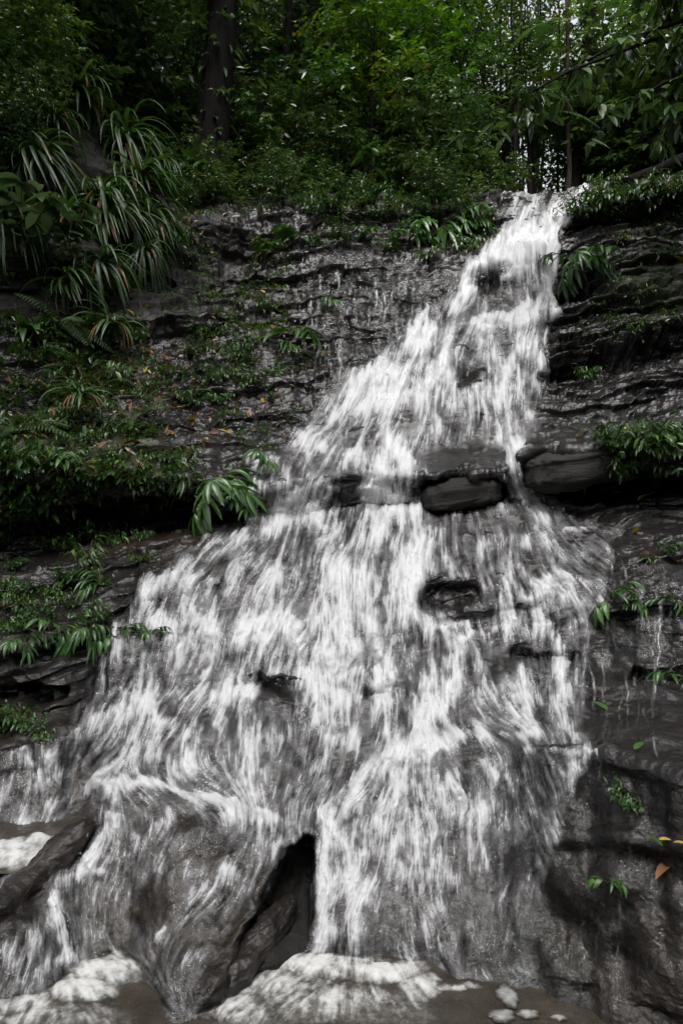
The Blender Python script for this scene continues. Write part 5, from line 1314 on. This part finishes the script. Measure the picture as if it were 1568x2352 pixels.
# the marked trunks
def lone_trunk(name, px0, py0, Y, px1, py1, r0, label, mat=M_BARK, crown=True):
    base = fl(px0, Y); tipv = at(px1, py1, Y)
    d = (tipv - base); L = 9.0; d = d / np.linalg.norm(d)
    r_ = empty(name, base)
    st = MB(); tt = np.linspace(0, 1, 16)
    pts = d[None] * (L * tt)[:, None] + np.cumsum(rng.normal(0, .02, (16, 3)), 0) * [1, 1, 0]
    pts[0, 2] -= .2
    st.tube(pts, r0 * (1 - .45 * tt) + r0 * .6 * np.exp(-tt * 14), 14)
    m = MB(); B = []; D = []
    for k in range(9):
        a = k * 2.4; b0 = pts[10 + k % 6]; dirn = np.array([math.cos(a), math.sin(a), .4]); q = np.linspace(0, 1, 6)[:, None]
        lp = b0 + dirn * 2.4 * q; lp[:, 2] -= .5 * q[:, 0] ** 2
        st.tube(lp, np.linspace(r0 * .35, .01, 6), 6)
        n2 = 40; w = rng.random(n2)[:, None]
        B.append(b0 + dirn * 2.4 * w + rng.normal(0, .5, (n2, 3))); D.append(azel(n2, -30, 40))
    twig_leaves(m, np.concatenate(B), np.concatenate(D), .5, 9, .16, .07)
    link('trunk', st.mesh('big_trunk'), mat, r_)
    if r0 > .1:                                   # climbing leaves up the trunk
        nq = 110; zz_ = rng.uniform(.3, 5.2, nq); an = rng.uniform(0, 6.28, nq)
        c_ = np.stack([np.interp(zz_, pts[:, 2], pts[:, 0]), np.interp(zz_, pts[:, 2], pts[:, 1]), zz_], 1)
        o_ = np.stack([np.cos(an), np.sin(an), an * 0], 1)
        vm = MB(); vm.strips(c_ + o_ * r0 * .9, o_ + rng.normal(0, .3, (nq, 3)) + [0, 0, -.2], rng.uniform(.12, .28, nq), rng.uniform(.04, .09, nq), 1.4, 5, 'ovate', .2)
        link('climbing_foliage', vm.mesh('climbing_foliage'), M_FERN, r_)
    link('crown', m.mesh('big_crown'), M_DARK, r_)
    tag(r_, label, 'tree')
    return r_
lone_trunk('forest_tree', 470, 440, 10.2, 515, 0, .25, 'thickest dark trunk rising behind the strap-leaved plants')
lone_trunk('forest_tree', 312, 440, 10.4, 298, 0, .14, 'dark upright trunk left of the thickest trunk')
lone_trunk('forest_tree', 640, 440, 11.6, 662, 0, .07, 'thin dark trunk right of the thickest trunk')
lone_trunk('forest_tree', 1308, 430, 11.8, 1352, 130, .12, 'dark leaning trunk beside the head of the stream')
lone_trunk('forest_tree', 765, 440, 12.0, 762, 100, .04, 'pale reddish thin trunk in the middle of the forest', M_BARKP)

lone_trunk('forest_tree', 565, 440, 11.0, 548, 60, .06, 'slim dark trunk between the thickest trunk and the thin one')
lone_trunk('forest_tree', 905, 440, 12.4, 930, 60, .08, 'dark trunk behind the middle of the rock shelf')
lone_trunk('forest_tree', 1045, 440, 13.0, 1035, 60, .07, 'dark slim trunk left of the tree ferns')
lone_trunk('forest_tree', 1500, 400, 12.0, 1490, 60, .10, 'shaded trunk above the fallen log at right')
row(sh, [(x, y, None, s_) for x, y, s_ in [(430, 475, .38), (480, 462, .42), (535, 470, .34), (590, 462, .4), (650, 468, .34), (720, 466, .38), (800, 464, .3), (1000, 470, .34), (1070, 478, .36)]], 'little dark bush', 'on the very edge of the shelf under the forest', 'shrub', 'little bushes on the shelf edge')

# tree fern with pinnate fronds
tf = empty('tree_fern', fl(1215, 11.8)); m = MB(); st = MB(); tk = MB()
tk.tube([[0, 0, -.1], [.03, 0, .9], [0, .02, 1.75]], [.07, .055, .05], 8)
for k in range(9):
    frond(m, st, [0, 0, 1.75], azel(1, 5, 60)[0], rng.uniform(1.1, 1.6), 24, .26, 1.5, .17)
link('fronds', m.mesh('tree_fern_fronds'), M_FERN, tf); link('stalks', st.mesh('tree_fern_stalks'), M_STEM, tf); link('trunk', tk.mesh('tree_fern_trunk'), M_BARK, tf)
tag(tf, 'tree fern with grey feathery fronds arching over the head of the stream', 'tree fern', 'tree ferns by the stream')
o = copy_tree(tf, fl(1165, 12.6), 2.0, 1.45)
tag(o, 'taller tree fern with fronds against the sky gaps', 'tree fern', 'tree ferns by the stream')

# tall forest trees whose crowns close the view and the light
tall = [kind_tree('tall_forest_tree', 17, 5.0, .26, .5, 950, 9, .27, .12, M_DARK, M_BARK, 15), kind_tree('tall_forest_tree', 20, 5.5, .3, .5, 950, 9, .28, .12, M_MID, M_BARK, 15)]
row(tall, [(x, None, y, s_) for x, y, s_ in [(-420, 17, 1.0), (-150, 22, 1.0), (60, 19, 1.0), (260, 25, 1.1), (430, 20, 1.0), (590, 28, 1.1), (730, 22, 1.0), (840, 31, 1.1), (890, 25, .9), (1490, 34, .8), (1640, 25, 1.0), (1850, 20, 1.0)]], 'tall broad-crowned tree', 'in the far forest closing the view', 'tree', 'tall trees of the far forest')
for x, y, k, sc, lab in [(-9.5, -8.0, 1, .9, 'unseen tall tree added to block light behind the viewer, left'), (10.5, -7.5, 0, .95, 'unseen tall tree added to block light behind the viewer, right'), (-2.5, -13.5, 0, .9, 'unseen tall tree added to block light straight behind the viewer'), (-10.5, 7.5, 0, .9, 'unseen tall tree added for shade over the left bank'),
                      (-11.5, 0.5, 1, .9, 'unseen tall tree added for shade left of the plunge pool'), (11.5, 2.5, 0, .9, 'unseen tall tree added for shade right of the plunge pool'), (11.5, 10.5, 1, .9, 'unseen tall tree added for shade on the right bank above the log'), (4.5, -15, 1, 1.0, 'unseen tall tree added for shade far downstream of the pool'), (-6.6, 1.8, 0, .85, 'unseen tall tree added to break up sky light over the pool, left'), (6.8, 2.6, 1, .8, 'unseen tall tree added to break up sky light over the pool, right'), (1.2, -6.6, 0, .8, 'unseen tall tree added for shade just behind the viewer')]:
    zz = {7.5: 6.0, 10.5: 6.5}.get(y, float(np.interp(math.hypot(x, y - .5), rads, hz)) - .3)
    put(tall[k], (x, y, zz), rng.uniform(0, 6), sc, lab, 'tree', 'unseen shade trees around the pool')  # out-of-view trees added to block sky light and darken reflections

# branch hanging in at the upper right
hb = empty('overhanging_tree', (4.7, 6.6, 3.6)); st = MB(); m = MB()
st.tube([[0, 0, -.5], [.05, .1, 1.5], [0, .1, 3.2], [-.3, 0, 4.6]], [.13, .11, .09, .05], 9)
for (z0, ex, ez, ey) in [(3.0, -2.9, 2.2, .3), (2.4, -2.3, 1.5, -.3), (3.4, -2.0, 2.9, .1), (1.9, -1.6, 1.6, .2), (2.8, -3.4, 1.7, -.2)]:
    q = np.linspace(0, 1, 9)[:, None]
    pts = np.array([0, .1, z0]) + np.array([ex, ey, ez - z0 + .9]) * q + np.array([0, 0, -.9]) * q ** 2 + np.cumsum(rng.normal(0, .03, (9, 3)), 0) * q
    st.tube(pts, np.linspace(.035, .006, 9), 6)
    B = []; D = []
    for k in range(30):
        v = rng.uniform(1.5, 8); j = min(7, int(v)); c = pts[j] + (pts[j + 1] - pts[j]) * (v - j)
        d = azel(1, -60, 15)[0]
        c2 = c + d * .3
        st.tube([c, c * .5 + c2 * .5, c2], [.006, .004, .002], 4)
        nn = 7
        P_ = c + (c2 - c) * rng.uniform(.3, 1.0, (nn, 1))
        m.strips(P_, azel(nn, -75, 5), rng.uniform(.13, .24, nn), rng.uniform(.05, .085, nn), .5, 5, 'ovate', .2)
link('crown', m.mesh('hanging_leaves'), M_DARK, hb); link('trunk', st.mesh('overhanging_limbs'), M_BARK, hb)
tag(hb, 'dark large-leaved tree whose drooping branches hang in at the upper right', 'tree')

# fallen log on the right bank
lg = MB()
a = at(1412, 425, 10.0); b = at(1700, 330, 8.9)
q = np.linspace(0, 1, 14)[:, None]
pts = a + (b - a) * q + np.cumsum(rng.normal(0, .02, (14, 3)), 0)
lg.tube(pts - a, np.linspace(.07, .15, 14), 12)
o = link('fallen_log', lg.mesh('fallen_log'), M_BARK); o.location = a
tag(o, 'dark fallen log slanting up the right bank under the shrubs', 'log')
